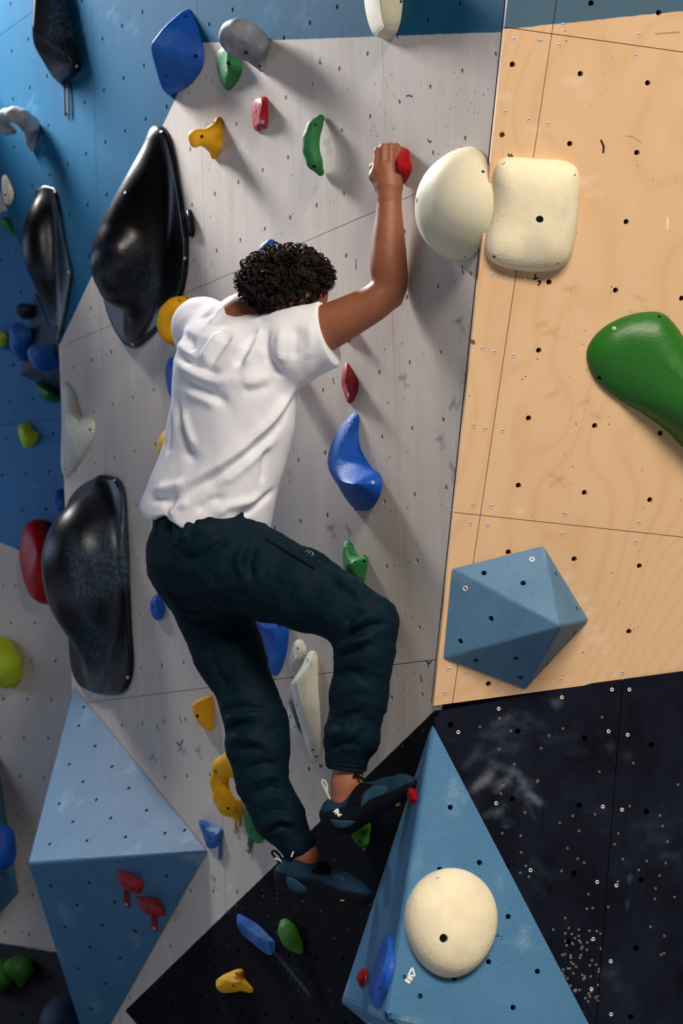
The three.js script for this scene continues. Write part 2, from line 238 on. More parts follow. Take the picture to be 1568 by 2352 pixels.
const wallC = buildWall('wall_lower_right', C, [-1.0, 1.5 * G, 8.5 * G, 13.5 * G], [floorV(C) + 0.01, -6.5 * G, 2 * G], [
  () => (u, v) => -edgeCB(u, v) + 0.004, () => (u, v) => edgeCA(u, v)], G, mC, tC, 0.0068, 'black painted plywood climbing wall below the birch panels');
const wallD = buildWall('wall_left', D, [-6 * 1.056, -3.5 * GD - 1.056, -3.5 * GD - 0.5, -3.5 * GD + 1.056, 1.056 + 0.6], [floorV(D) + 0.01, -14.3 * GD, -0.62 * GD, 14 * GD], [], GD, mD, tD, 0.0062, 'blue and white climbing wall farther back on the left');
const screwGeo = (() => { const g = new THREE.LatheGeometry([[0.0001, -0.0028], [0.0016, -0.0028], [0.0019, 0.0009], [0.0042, 0.0009], [0.005, 0.0002], [0.005, -0.001]].map(p => new THREE.Vector2(...p)), 12); g.rotateX(Math.PI / 2); return g; })();
function screws(W, parent, list) { for (const [x, y] of list) { const p = W.at(x, y), m = part('screw', screwGeo, mScrew, parent); m.position.set(p.x, p.y, 0.0004); } }
screws(B, wallB, [[1179, 90], [1243, 94], [1284, 104], [1161, 257], [1214, 275], [1258, 285], [1293, 57], [1467, 80], [1459, 128], [1129, 632], [1162, 635], [1205, 640], [1108, 800], [1136, 809], [1179, 817], [1088, 978], [1114, 985], [1154, 990], [1087, 1159], [1128, 1163], [1080, 1202], [1120, 1207], [1298, 1182], [1467, 1201], [1291, 1226], [1459, 1245], [1030, 1537], [1071, 1546], [1022, 1592], [1142, 1585], [1286, 1562], [1429, 1546]]);
screws(C, wallC, [[1145, 1628], [1290, 1602], [1405, 1584], [1445, 1584], [1052, 1682], [1397, 1680], [1441, 1688], [1139, 1845], [1384, 1853], [1428, 1860], [1218, 1999], [1371, 2026], [1415, 2034], [1362, 2157], [1402, 2208], [1358, 2272], [1403, 2330]]);

// ------------------------------------------------------------------ the hall round it
function struct(name, geo, mat, label) { const m = new THREE.Mesh(geo, mat); m.name = name; m.castShadow = m.receiveShadow = true; m.userData = { kind: 'structure', label, category: name.split('_')[0] }; scene.add(m); return m; }
const box = (x0, x1, y0, y1, z0, z1) => { const g = new THREE.BoxGeometry(x1 - x0, y1 - y0, z1 - z0); g.translate((x0 + x1) / 2, (y0 + y1) / 2, (z0 + z1) / 2); return g; };
const mHall = new THREE.MeshStandardMaterial({ color: 0x36383c, roughness: 0.9 }), mMat = new THREE.MeshStandardMaterial({ color: 0x6a6f78, roughness: 0.85, bumpMap: gritBump, bumpScale: 0.0006 });
struct('floor', box(-9, 6, -0.2, 0, -17, 5), mMat, 'dark padded floor matting of the climbing hall');
struct('wall_back', box(-9, 6, 0, CEIL, 5, 5.2), mHall, 'plain grey hall wall behind the camera');
struct('wall_end', box(-9, 6, 0, CEIL + .3, -17.2, -17), mHall, 'plain grey hall wall behind the climbing walls');
struct('wall_outer_left', mergeGeometries([box(-9.2, -9, 0, 3.1, -17, 5), box(-9.2, -9, 5.5, CEIL, -17, 5), box(-9.2, -9, 3.1, 5.5, -17, -16), box(-9.2, -9, 3.1, 5.5, -7, 5)]), mHall, 'plain grey hall wall on the far left');
struct('wall_outer_right', box(6, 6.2, 0, CEIL, -17, 5), mHall, 'plain grey hall wall on the far right');
{ // ceiling with an opening under each light
  const sh = new THREE.Shape([[-9, -17], [6, -17], [6, 5], [-9, 5]].map(p => new THREE.Vector2(...p)));
  for (const L of LIGHTS) { if (L.face !== 'down') continue; const [x, , z] = L.p, [w, d] = L.s; sh.holes.push(new THREE.Path([[x - w / 2, z - d / 2], [x - w / 2, z + d / 2], [x + w / 2, z + d / 2], [x + w / 2, z - d / 2]].map(p => new THREE.Vector2(...p)))); }
  const g = new THREE.ExtrudeGeometry(sh, { depth: 0.2, bevelEnabled: false }); g.rotateX(Math.PI / 2); g.translate(0, CEIL + 0.2, 0); 
  struct('ceiling', g, mHall, 'plain grey ceiling of the climbing hall');
}
for (const L of LIGHTS) {
  const g = new THREE.Group(); g.name = numbered(L.name); g.position.set(...L.p); scene.add(g);
  tag(g, L.label, L.cat);
  const [w, d] = L.s, fr = [];
  fr.push(box(-w / 2 - 0.06, w / 2 + 0.06, -0.06, 0, -d / 2 - 0.06, -d / 2), box(-w / 2 - 0.06, w / 2 + 0.06, -0.06, 0, d / 2, d / 2 + 0.06), box(-w / 2 - 0.06, -w / 2, -0.06, 0, -d / 2, d / 2), box(w / 2, w / 2 + 0.06, -0.06, 0, -d / 2, d / 2));
  if (L.face === 'right') { g.rotation.set(0, -Math.PI / 2, 0); g.rotateX(-Math.PI / 2); }
  part('frame', mergeGeometries(fr), new THREE.MeshStandardMaterial({ color: 0xd0d0d0, roughness: 0.6 }), g);
  const dm = new THREE.MeshStandardMaterial({ color: 0xffffff, emissive: L.c, emissiveIntensity: L.g, roughness: 0.5 });
  part('diffuser', box(-w / 2, w / 2, -0.03, 0.0, -d / 2, d / 2), dm, g);
}

struct('wall_overhang', mergeGeometries([box(-3.6, -1.35, 3.6, 3.8, -12.5, -10.0), box(-1.9, -1.42, 3.6, 3.8, -10.0, -8.6)]), mHall, 'overhanging upper section of the climbing wall beyond the left edge');
// ------------------------------------------------------------------ shape tools
// surface nets: a closed smooth mesh round the zero level of a distance function
function netMesh(fn, lo, hi, cell) {
  const n = [0, 1, 2].map(i => Math.ceil((hi[i] - lo[i]) / cell / 4) * 4 + 1), [nx, ny, nz] = n, val = new Float32Array(nx * ny * nz).fill(1);
  const id = (i, j, k) => i + nx * (j + ny * k), X = i => lo[0] + i * cell, Y = j => lo[1] + j * cell, Z = k => lo[2] + k * cell, B4 = 4;
  for (let k = 0; k + 1 < nz; k += B4) for (let j = 0; j + 1 < ny; j += B4) for (let i = 0; i + 1 < nx; i += B4) {
    const d = fn(X(i + 2), Y(j + 2), Z(k + 2)), far = Math.abs(d) > cell * 9;
    for (let c = k; c <= Math.min(k + B4, nz - 1); c++) for (let b = j; b <= Math.min(j + B4, ny - 1); b++) for (let a = i; a <= Math.min(i + B4, nx - 1); a++) { const q = id(a, b, c); if (far) { if (val[q] === 1) val[q] = d > 0 ? 0.9 : -0.9; } else if (Math.abs(val[q]) >= 0.9) val[q] = fn(X(a), Y(b), Z(c)); }
  }
  const vid = new Int32Array(nx * ny * nz).fill(-1), pos = [], idx = [], v = new Float32Array(8);
  for (let k = 0; k + 1 < nz; k++) for (let j = 0; j + 1 < ny; j++) for (let i = 0; i + 1 < nx; i++) {
    if (Math.abs(val[id(i, j, k)]) > cell * 4) continue;
    let sx = 0, sy = 0, sz = 0, c = 0;
    for (let m = 0; m < 8; m++) v[m] = val[id(i + (m & 1), j + (m >> 1 & 1), k + (m >> 2))];
    for (const [a, b] of EDG) { const va = v[a], vb = v[b]; if ((va < 0) === (vb < 0)) continue; const t = va / (va - vb); sx += (a & 1) + ((b & 1) - (a & 1)) * t; sy += (a >> 1 & 1) + ((b >> 1 & 1) - (a >> 1 & 1)) * t; sz += (a >> 2) + ((b >> 2) - (a >> 2)) * t; c++; }
    if (c) { vid[id(i, j, k)] = pos.length / 3; pos.push(X(i + sx / c), Y(j + sy / c), Z(k + sz / c)); }
  }
  for (let k = 1; k + 1 < nz; k++) for (let j = 1; j + 1 < ny; j++) for (let i = 1; i + 1 < nx; i++) {
    if (Math.abs(val[id(i, j, k)]) > cell * 4) continue;
    const s = val[id(i, j, k)] < 0;
    const quad = (a, b, c, d, f) => { if (a < 0 || b < 0 || c < 0 || d < 0) return; f ? idx.push(a, b, c, a, c, d) : idx.push(a, c, b, a, d, c); };
    if (s !== val[id(i + 1, j, k)] < 0) quad(vid[id(i, j - 1, k - 1)], vid[id(i, j, k - 1)], vid[id(i, j, k)], vid[id(i, j - 1, k)], s);
    if (s !== val[id(i, j + 1, k)] < 0) quad(vid[id(i - 1, j, k - 1)], vid[id(i - 1, j, k)], vid[id(i, j, k)], vid[id(i, j, k - 1)], s);
    if (s !== val[id(i, j, k + 1)] < 0) quad(vid[id(i - 1, j - 1, k)], vid[id(i, j - 1, k)], vid[id(i, j, k)], vid[id(i - 1, j, k)], s);
  }
  const g = new THREE.BufferGeometry(); g.setAttribute('position', new THREE.Float32BufferAttribute(pos, 3)); g.setIndex(idx); g.computeVertexNormals(); return g;
}
const EDG = [[0, 1], [2, 3], [4, 5], [6, 7], [0, 2], [1, 3], [4, 6], [5, 7], [0, 4], [1, 5], [2, 6], [3, 7]];
const smin = (a, b, k) => { const h = Math.max(k - Math.abs(a - b), 0) / k; return Math.min(a, b) - h * h * k * 0.25; };
const smax = (a, b, k) => -smin(-a, -b, k);
function cone(p, q, ra, rb) {   // tapered capsule as a distance function
  const dx = q.x - p.x, dy = q.y - p.y, dz = q.z - p.z, L2 = dx * dx + dy * dy + dz * dz || 1e-9;
  return (x, y, z) => { const t = clamp(((x - p.x) * dx + (y - p.y) * dy + (z - p.z) * dz) / L2, 0, 1), a = x - p.x - dx * t, b = y - p.y - dy * t, c = z - p.z - dz * t; return Math.sqrt(a * a + b * b + c * c) - (ra + (rb - ra) * t); };
}
function uvPlanar(g, s = 0.3, ax = 0, ay = 1) { const p = g.attributes.position, u = new Float32Array(p.count * 2); for (let i = 0; i < p.count; i++) { u[2 * i] = (p.getComponent(i, ax) - (ax === 0 ? p.getZ(i) : 0)) / s + 0.37; u[2 * i + 1] = p.getComponent(i, ay) / s + 0.21; } g.setAttribute('uv', new THREE.BufferAttribute(u, 2)); return g; }
function closedCurve(P, n, tension) { // resampled closed spline of [x, y, w]
  const c = new THREE.CatmullRomCurve3(P.map(p => V3(p[0], p[1], p[2] || 0)), true, 'centripetal'); return c.getSpacedPoints(n).slice(0, n);
}
function sharpLoop(P, n) { const o = [], m = P.length, L = P.map((p, i) => Math.hypot(P[(i + 1) % m][0] - p[0], P[(i + 1) % m][1] - p[1])), tot = L.reduce((a, b) => a + b); for (let i = 0; i < m; i++) { const k = Math.max(1, Math.round(n * L[i] / tot)); for (let j = 0; j < k; j++) { const t = j / k, a = P[i], b = P[(i + 1) % m]; o.push(V3(lerp(a[0], b[0], t), lerp(a[1], b[1], t), lerp(a[2] || 0, b[2] || 0, t))); } } return o; }
const poly3 = (R, q) => { let best = 1e9, r = R[0]; if (R.length === 1) return R[0]; for (let i = 0; i + 1 < R.length; i++) { const a = R[i], b = R[i + 1], dx = b.x - a.x, dy = b.y - a.y, L = dx * dx + dy * dy || 1e-9, t = clamp(((q.x - a.x) * dx + (q.y - a.y) * dy) / L, 0, 1), x = a.x + dx * t, y = a.y + dy * t, d = (q.x - x) ** 2 + (q.y - y) ** 2; if (d < best) { best = d; r = V3(x, y, lerp(a.z, b.z, t)); } } return r; };
// a hold whose foot follows an outline on the wall and rises to a ridge
function loft(W, outline, ridge, o = {}) {
  const { N = 72, M = 16, a = 2, b = 2, rim = 0.004, sharp = false, noise = 0.00025, dents = [] } = o;
  const loc = outline.map(([x, y, w = 0]) => { const p = W.at(x, y, w); return [p.x, p.y, w]; });
  const c = V3(0, 0, 0); loc.forEach(p => { c.x += p[0] / loc.length; c.y += p[1] / loc.length; });
  let L = loc.map(p => [p[0] - c.x, p[1] - c.y, p[2]]);
  { let ar = 0; L.forEach((p, i) => { const q = L[(i + 1) % L.length]; ar += p[0] * q[1] - q[0] * p[1]; }); if (ar < 0) L.reverse(); }
  const ring = sharp ? sharpLoop(L, N) : closedCurve(L, N), n = ring.length;
  let R = ridge.map(([x, y, w]) => { const p = W.at(x, y, w); return V3(p.x - c.x, p.y - c.y, w); });
  if (o.smoothRidge && R.length > 2) R = new THREE.CatmullRomCurve3(R).getPoints(24);
  const D3 = dents.map(([x, y, w, r, d]) => { const p = W.at(x, y, w); return [p.x - c.x, p.y - c.y, r, d]; });
  const tg = ring.map(q => poly3(R, q)), pos = [], idx = [];
  // ease crowding of the ridge targets
  for (let s = 0; s < 3; s++) { const t2 = tg.map((t, i) => tg[(i + n - 1) % n].clone().add(t).add(t).add(tg[(i + 1) % n]).multiplyScalar(0.25)); t2.forEach((t, i) => tg[i].copy(t)); }
  const put = v => { pos.push(v.x, v.y, v.z); };
  const bs = o.base ?? 1; for (const q of ring) put(V3(q.x * bs, q.y * bs, -0.002));
  for (let m = 0; m <= M; m++) { const t = m / M * (m === M ? 0.999 : 1), f = Math.pow(1 - Math.pow(1 - t, a), 1 / b); ring.forEach((q, i) => { const e = tg[i], w0 = q.z + rim; const v = V3(lerp(q.x, e.x, t), lerp(q.y, e.y, t), lerp(w0, Math.max(e.z, w0), f)); for (const [x, y, r, d] of D3) { const k = ((v.x - x) ** 2 + (v.y - y) ** 2) / (r * r); if (k < 4) v.z = Math.max(rim * 0.5, v.z - d * Math.exp(-k * 1.5)); } v.z += (vn(v.x * 60 + c.x * 9, v.y * 60 + 3) - 0.5) * noise * 2 * Math.min(1, m / 2); put(v); }); }
  for (let m = 0; m <= M; m++) for (let i = 0; i < n; i++) { const j = (i + 1) % n, p = m * n + i, q = m * n + j; idx.push(p, q, q + n, p, q + n, p + n); }
  const ce = pos.length / 3, ti = (M + 1) * n; { const t = V3(); tg.forEach(e => t.addScaledVector(e, 1 / n)); let z = 0; for (let i = 0; i < n; i++) z += pos[(ti + i) * 3 + 2] / n; pos.push(t.x, t.y, z); }
  if (R.length === 1) for (let i = 0; i < n; i++) idx.push(ti + i, ti + (i + 1) % n, ce);
  else { const loop = []; for (let i = 0; i < n; i++) loop.push(new THREE.Vector2(pos[(ti + i) * 3], pos[(ti + i) * 3 + 1])); for (let i = 0; i < n; i++) idx.push(ti + i, ti + (i + 1) % n, ce); }
  const be = pos.length / 3; pos.push(0, 0, -0.002); for (let i = 0; i < n; i++) idx.push((i + 1) % n, i, be);
  let g = new THREE.BufferGeometry(); g.setAttribute('position', new THREE.Float32BufferAttribute(pos, 3)); g.setIndex(idx);
  g = toCreasedNormals(g, o.crease ?? 0.75);
  return { geo: uvPlanar(g), c };
}
// a hold joined from tapered capsules; points are [x, y, w, r]
function blob(W, chains, o = {}) {
  const { k = 0.02, cell = 0.0035, cut = [], noise = 0.0003 } = o;
  const c = V3(); { const p = W.at(chains[0][0][0], chains[0][0][1], 0); c.set(p.x, p.y, 0); }
  const P = ([x, y, w, r]) => { const p = W.at(x, y, w); return { p: V3(p.x - c.x, p.y - c.y, w), r }; };
  const prim = [], lo = [9, 9, 9], hi = [-9, -9, -9];
  for (const ch of chains) { const q = ch.map(P); q.forEach(({ p, r }) => { [p.x, p.y, p.z].forEach((v, i) => { lo[i] = Math.min(lo[i], v - r - 0.014 - k * 0.6); hi[i] = Math.max(hi[i], v + r + 0.014 + k * 0.6); }); }); if (q.length === 1) prim.push(cone(q[0].p, q[0].p, q[0].r, q[0].r)); for (let i = 0; i + 1 < q.length; i++) prim.push(cone(q[i].p, q[i + 1].p, q[i].r, q[i + 1].r)); }
  const neg = cut.map(ch => { const q = ch.map(P); return q.length > 1 ? cone(q[0].p, q[1].p, q[0].r, q[1].r) : cone(q[0].p, q[0].p, q[0].r, q[0].r); });
  lo[2] = -0.012;
  const g = netMesh((x, y, z) => { let d = 1; for (const f of prim) d = smin(d, f(x, y, z), k); for (const f of neg) d = smax(d, -f(x, y, z), 0.012); d += (vn3(x * 55, y * 55, z * 55) - 0.5) * noise * 2; return smax(d, -z - 0.001, 0.003); }, lo, hi, cell);
  return { geo: uvPlanar(g), c };
}
// a large shell hold: a flat rim along an outline, swelling into rounded lobes
function macro(W, outline, chains, o = {}) {
  const { k = 0.05, kl = 0.03, cell = 0.005, rim = 0.014 } = o, c = V3(), L = outline.map(([x, y]) => { const p = W.at(x, y, 0); return [p.x, p.y, 0]; });
  L.forEach(p => { c.x += p[0] / L.length; c.y += p[1] / L.length; });
  const pg = closedCurve(L.map(p => [p[0] - c.x, p[1] - c.y, 0]), 60), n = pg.length;
  const P2 = (x, y) => { let d = 1e9, s = 1; for (let i = 0, j = n - 1; i < n; j = i++) { const a = pg[i], b = pg[j], ex = b.x - a.x, ey = b.y - a.y, wx = x - a.x, wy = y - a.y, t = clamp((wx * ex + wy * ey) / (ex * ex + ey * ey), 0, 1), bx = wx - ex * t, by = wy - ey * t; d = Math.min(d, bx * bx + by * by); const c1 = y >= a.y, c2 = y < b.y, c3 = ex * wy > ey * wx; if ((c1 && c2 && c3) || (!c1 && !c2 && !c3)) s = -s; } return s * Math.sqrt(d); };
  const lo = [9, 9, 0], hi = [-9, -9, 0.03]; pg.forEach(p => { lo[0] = Math.min(lo[0], p.x); lo[1] = Math.min(lo[1], p.y); hi[0] = Math.max(hi[0], p.x); hi[1] = Math.max(hi[1], p.y); });
  const lobes = chains.map(ch => { const q = ch.map(([x, y, w, r]) => { const p = W.at(x, y, w); const v = V3(p.x - c.x, p.y - c.y, w); [v.x, v.y, v.z].forEach((e, i) => { lo[i] = Math.min(lo[i], e - r); hi[i] = Math.max(hi[i], e + r); }); return { p: v, r }; }); const cv = new THREE.CatmullRomCurve3(q.map(e => e.p)), rv = new THREE.CatmullRomCurve3(q.map((e, i) => V3(i, e.r, 0))), N = (q.length - 1) * 12, f = []; for (let i = 0; i < N; i++) f.push(cone(cv.getPoint(i / N), cv.getPoint((i + 1) / N), rv.getPoint(i / N).y, rv.getPoint((i + 1) / N).y)); return (x, y, z) => { let d = 1; for (const g of f) d = Math.min(d, g(x, y, z)); return d; }; });
  for (let i = 0; i < 3; i++) { lo[i] -= 0.02; hi[i] += 0.02; } lo[2] = -0.015;
  const g = netMesh((x, y, z) => { let l = 1; for (const f of lobes) l = smin(l, f(x, y, z), kl); const d = smin(l, smax(P2(x, y), z - rim, 0.01), k); return smax(d, -z - 0.001, 0.004); }, lo, hi, cell);
  return { geo: uvPlanar(g), c };
}
// a hold with flat facets and softened edges: the hull of a few points
function facet(W, pts, o = {}) {
  const { k = 0.012, cell = 0.003, cut = [], grow = 0 } = o, P0 = pts.map(([x, y, w = 0]) => { const p = W.at(x, y, w); return V3(p.x, p.y, w); }), c = V3();
  const base = P0.filter(p => p.z < 0.001); base.forEach(p => c.addScaledVector(p, 1 / base.length)); c.z = 0; const Q = P0.map(p => p.clone().sub(c)); base.forEach(p => Q.push(V3(p.x - c.x, p.y - c.y, -0.02)));
  const hull = new ConvexGeometry(Q), hp = hull.attributes.position, planes = [];
  for (let i = 0; i < hp.count; i += 3) { const a = V3().fromBufferAttribute(hp, i), b = V3().fromBufferAttribute(hp, i + 1), d = V3().fromBufferAttribute(hp, i + 2), n = V3().crossVectors(b.clone().sub(a), d.clone().sub(a)); if (n.length() < 1e-8) continue; n.normalize(); const e = n.dot(a); if (!planes.some(p => p[0].dot(n) > 0.9985)) planes.push([n, e]); }
  const neg = cut.map(ch => { const q = ch.map(([x, y, w, r]) => { const p = W.at(x, y, w); return { p: V3(p.x - c.x, p.y - c.y, w), r }; }); return cone(q[0].p, q[q.length - 1].p, q[0].r, q[q.length - 1].r); });
  const [lo, hi] = (() => { const lo = [9, 9, 9], hi = [-9, -9, -9]; for (const p of Q) [p.x, p.y, p.z].forEach((v, i) => { lo[i] = Math.min(lo[i], v - 0.02); hi[i] = Math.max(hi[i], v + 0.02); }); return [lo, hi]; })();
  const g = netMesh((x, y, z) => { let d = -1; for (const [n, e] of planes) d = smax(d, n.x * x + n.y * y + n.z * z - e - grow, k); for (const f of neg) d = smax(d, -f(x, y, z), 0.008); return Math.max(d, -z - 0.001); }, lo, hi, cell);
  return { geo: uvPlanar(g), c };
}
// ------------------------------------------------------------------ hold materials: coloured resin, rubbed with chalk
function resin(rgb, { chalk = 0, chalkCol = [215, 215, 220], vary = 8, rough = 0.55, bump = 0.0006, s0 = 0, scale = 1, spec = 0.6 } = {}) {
  const T = new Tex(256, 256, 0, 1, 0, 1).fill((u, v, c) => {
    const m = fbm(u * 6 + s0, v * 6 + s0 * 2, 5) - 0.5, f = vn(u * 130 + s0, v * 130) - 0.5, h = fbm(u * 3.5 + 50 + s0, v * 3.5, 5), k = clamp((h - 0.54) * 6, 0, 1) * chalk * (0.5 + vn(u * 110, v * 90 + s0));
    for (let i = 0; i < 3; i++) c[i] = lerp(rgb[i] + vary * 2 * m + vary * f, chalkCol[i], clamp(k, 0, 1));
  });
  const t = T.tex(); t.repeat.set(scale, scale); t.offset.set(0.5 - 0.37 * scale, 0.5 - 0.21 * scale);
  return new THREE.MeshPhysicalMaterial({ map: t, roughness: rough, specularIntensity: spec, bumpMap: gritBump, bumpScale: bump });
}
const M = {
  black: resin([9, 9, 13], { chalk: 0.4, chalkCol: [62, 82, 104], vary: 3, rough: 0.28, spec: 0.55, scale: 0.45, bump: 0.0002 }),
  blackDull: resin([13, 16, 22], { chalk: 0.5, chalkCol: [74, 98, 122], vary: 5, rough: 0.32, spec: 0.55, scale: 0.4, bump: 0.0003, s0: 11 }),
  blue: resin([14, 84, 184], { chalk: 0.14, chalkCol: [120, 160, 205], vary: 8, rough: 0.5 }),
  blueDusty: resin([30, 92, 180], { chalk: 0.4, chalkCol: [150, 185, 220], vary: 10, s0: 5 }),
  green: resin([34, 116, 62], { chalk: 0.2, chalkCol: [120, 170, 130], vary: 8 }),
  olive: resin([58, 118, 30], { chalk: 0.2, chalkCol: [120, 160, 100], vary: 8, s0: 3 }),
  lime: resin([176, 204, 40], { chalk: 0.1, vary: 8, s0: 8 }),
  bigGreen: resin([36, 104, 34], { chalk: 0.05, chalkCol: [90, 150, 90], vary: 5, rough: 0.36, bump: 0.0002 }),
  red: resin([150, 22, 34], { chalk: 0.3, chalkCol: [200, 130, 135], vary: 8 }),
  redClean: resin([168, 14, 18], { chalk: 0.04, vary: 5, rough: 0.4, s0: 9 }),
  yellow: resin([236, 172, 8], { chalk: 0.1, chalkCol: [240, 205, 90], vary: 8 }),
  cream: resin([218, 213, 184], { chalk: 0.25, chalkCol: [205, 205, 196], vary: 5, rough: 0.6, bump: 0.0003 }),
  creamWarm: resin([238, 228, 196], { chalk: 0.35, chalkCol: [206, 204, 190], vary: 8, rough: 0.6, bump: 0.0003, s0: 21 }),
  bone: resin([214, 216, 204], { chalk: 0.35, chalkCol: [170, 172, 168], vary: 8, rough: 0.6, s0: 4 }),
  grey: resin([120, 128, 138], { chalk: 0.35, chalkCol: [205, 205, 205], vary: 8, rough: 0.45, s0: 6 }),
  slate: resin([42, 58, 78], { chalk: 0.2, chalkCol: [110, 130, 150], vary: 6, s0: 13 }),
  volume: resin([66, 118, 158], { chalk: 0.5, chalkCol: [150, 176, 196], vary: 7, rough: 0.5, s0: 2, scale: 0.6 }),
  volumeDark: resin([82, 124, 158], { chalk: 0.45, chalkCol: [130, 152, 168], vary: 7, rough: 0.5, s0: 15, scale: 0.6 }),
};
const CSG = new Evaluator(); CSG.attributes = ['position', 'normal', 'uv'];
const ray = new THREE.Raycaster();
function boltHoles(g, body, list) {   // drills the bolt holes into the body and seats a steel bolt in each
  if (!list) return;
  g.updateMatrixWorld(true);
  for (const [x, y, r = 0.006, dep = 0.014, kind] of list) {
    const d = at(x, y, 1).sub(camera.position).normalize(); ray.set(camera.position, d);
    const hit = ray.intersectObject(body, false)[0]; if (!hit) continue;
    const p = hit.point.clone().applyMatrix4(g.matrixWorld.clone().invert()), n = hit.face.normal.clone();
    const q = new THREE.Quaternion().setFromUnitVectors(V3(0, 1, 0), n);
    if (kind !== 'screw') {
      const cy = new THREE.CylinderGeometry(r, r, dep * 2, 18); const b2 = new Brush(cy); b2.position.copy(p); b2.quaternion.copy(q); b2.updateMatrixWorld();
      let src = body.geometry; if (!src.index) { src = src.clone(); }
      const b1 = new Brush(src); b1.updateMatrixWorld();
      try { const res = CSG.evaluate(b1, b2, SUBTRACTION); body.geometry = res.geometry; } catch (e) { console.log('csg', g.name, e.message); continue; }
      const bg = new THREE.CylinderGeometry(r * 0.86, r * 0.86, dep * 0.4, 12); const m = part('bolt', bg, mSteel, g); m.position.copy(p).addScaledVector(n, -dep * 0.8); m.quaternion.copy(q);
    } else { const m = part('screw', screwGeo, mScrew, g); m.position.copy(p).addScaledVector(n, 0.0002); m.quaternion.setFromUnitVectors(V3(0, 0, 1), n); }
  }
}
function hold(name, label, W, made, mat, bolts, group = 'climbing holds bolted to the walls', cat = 'climbing hold') {
  const g = W.group(name, made.c); tag(g, label, cat, group);
  const body = part('body', made.geo, mat, g); boltHoles(g, body, bolts);
  return g;
}
// plane frames of volume faces, so that holds can be screwed onto them
function frame3(a, b, c) { const w = Object.create(Wall.prototype); w.O = a.clone(); w.U = b.clone().sub(a).normalize(); const t = c.clone().sub(a); w.N = V3().crossVectors(w.U, t).normalize(); if (w.N.dot(camera.position.clone().sub(a)) < 0) w.N.negate(); w.V = V3().crossVectors(w.N, w.U).normalize(); w.M = new THREE.Matrix4().makeBasis(w.U, w.V, w.N).setPosition(w.O); w.Q = new THREE.Quaternion().setFromRotationMatrix(w.M); w.I = w.M.clone().invert(); return w; }
// a plywood volume: flat faces with drilled holes, softened edges
function volume(name, label, W, verts, faces, holes, mats, soft = 0.007, hr = 0.0068) {
  const P = verts.map(v => v.isVector3 ? v : W.world(...W.at(v[0], v[1], v[2] || 0).toArray()));
  const cen = V3(); P.forEach(p => cen.addScaledVector(p, 1 / P.length));
  const g = new THREE.Group(); g.name = numbered(name); g.position.copy(cen); scene.add(g); tag(g, label, 'volume', 'plywood volumes on the climbing walls');
  const corner = {}, strips = [], frames = [];
  faces.forEach((f, fi) => {
    let L = f.map(i => P[i].clone()); const n = V3(); for (let i = 0; i < L.length; i++) n.add(V3().crossVectors(L[i].clone().sub(cen), L[(i + 1) % L.length].clone().sub(cen))); n.normalize();
    if (n.dot(L[0].clone().sub(cen)) < 0) { f = f.slice().reverse(); L.reverse(); n.negate(); }
    const fr = frame3(L[0], L[1], L[2]); if (fr.N.dot(n) < 0) { fr.N.negate(); fr.V.negate(); fr.M.makeBasis(fr.U, fr.V, fr.N).setPosition(fr.O); fr.I = fr.M.clone().invert(); fr.Q.setFromRotationMatrix(fr.M); }
    frames.push(fr);
    const q = L.map(p => p.clone().applyMatrix4(fr.I)), m = q.length;
    const ins = q.map((p, i) => { const a = q[(i + m - 1) % m], b = q[(i + 1) % m], d1 = p.clone().sub(a).normalize(), d2 = b.clone().sub(p).normalize(), n1 = [-d1.y, d1.x], n2 = [-d2.y, d2.x], k = 1 + n1[0] * n2[0] + n1[1] * n2[1]; return [p.x + soft * (n1[0] + n2[0]) / Math.max(k, 0.35), p.y + soft * (n1[1] + n2[1]) / Math.max(k, 0.35)]; });
    ins.forEach((p, i) => { corner[f[i] + '_' + fi] = V3(p[0], p[1], 0).applyMatrix4(fr.M); });
    const hs = (holes[fi] || []).map(([x, y]) => { const p = fr.at(x, y); return [p.x, p.y]; });
    const geo = panelGeo(ins, hs, { u0: 0, u1: 0.3, v0: 0, v1: 0.3 }, hr); geo.applyMatrix4(fr.M.clone().premultiply(new THREE.Matrix4().makeTranslation(-cen.x, -cen.y, -cen.z)));
    part('face_panel', geo, Array.isArray(mats) ? mats[fi] : mats, g);
    for (let i = 0; i < f.length; i++) { const a = f[i], b = f[(i + 1) % f.length]; strips.push([a, b, fi]); }
  });
  const tri = []; const T3 = (a, b, c) => { const n = V3().crossVectors(b.clone().sub(a), c.clone().sub(a)); const out = a.clone().sub(cen); (n.dot(out) < 0 ? [a, c, b] : [a, b, c]).forEach(p => tri.push(p.x - cen.x, p.y - cen.y, p.z - cen.z)); };
  for (const [a, b, fi] of strips) { const o = strips.find(s => s[0] === b && s[1] === a); if (!o || o[2] < fi) continue; const p1 = corner[a + '_' + fi], p2 = corner[b + '_' + fi], p3 = corner[b + '_' + o[2]], p4 = corner[a + '_' + o[2]]; const e1 = p1.clone().add(p4).multiplyScalar(0.5).lerp(P[a], 0.35), e2 = p2.clone().add(p3).multiplyScalar(0.5).lerp(P[b], 0.35); T3(p1, p2, e2); T3(p1, e2, e1); T3(e1, e2, p3); T3(e1, p3, p4); }
  P.forEach((p, i) => { const cs = Object.keys(corner).filter(k => k.split('_')[0] == i).map(k => corner[k]); if (cs.length >= 3) { const m = V3(); cs.forEach(c => m.addScaledVector(c, 1 / cs.length)); m.lerp(p, 0.3); for (let a = 0; a < cs.length; a++) for (let b = a + 1; b < cs.length; b++) T3(m, cs[a], cs[b]); } });
  const eg = new THREE.BufferGeometry(); eg.setAttribute('position', new THREE.Float32BufferAttribute(tri, 3)); eg.computeVertexNormals(); uvPlanar(eg); part('edge_trim', eg, Array.isArray(mats) ? mats[0] : mats, g);
  g.userData._f = frames; return g;
}
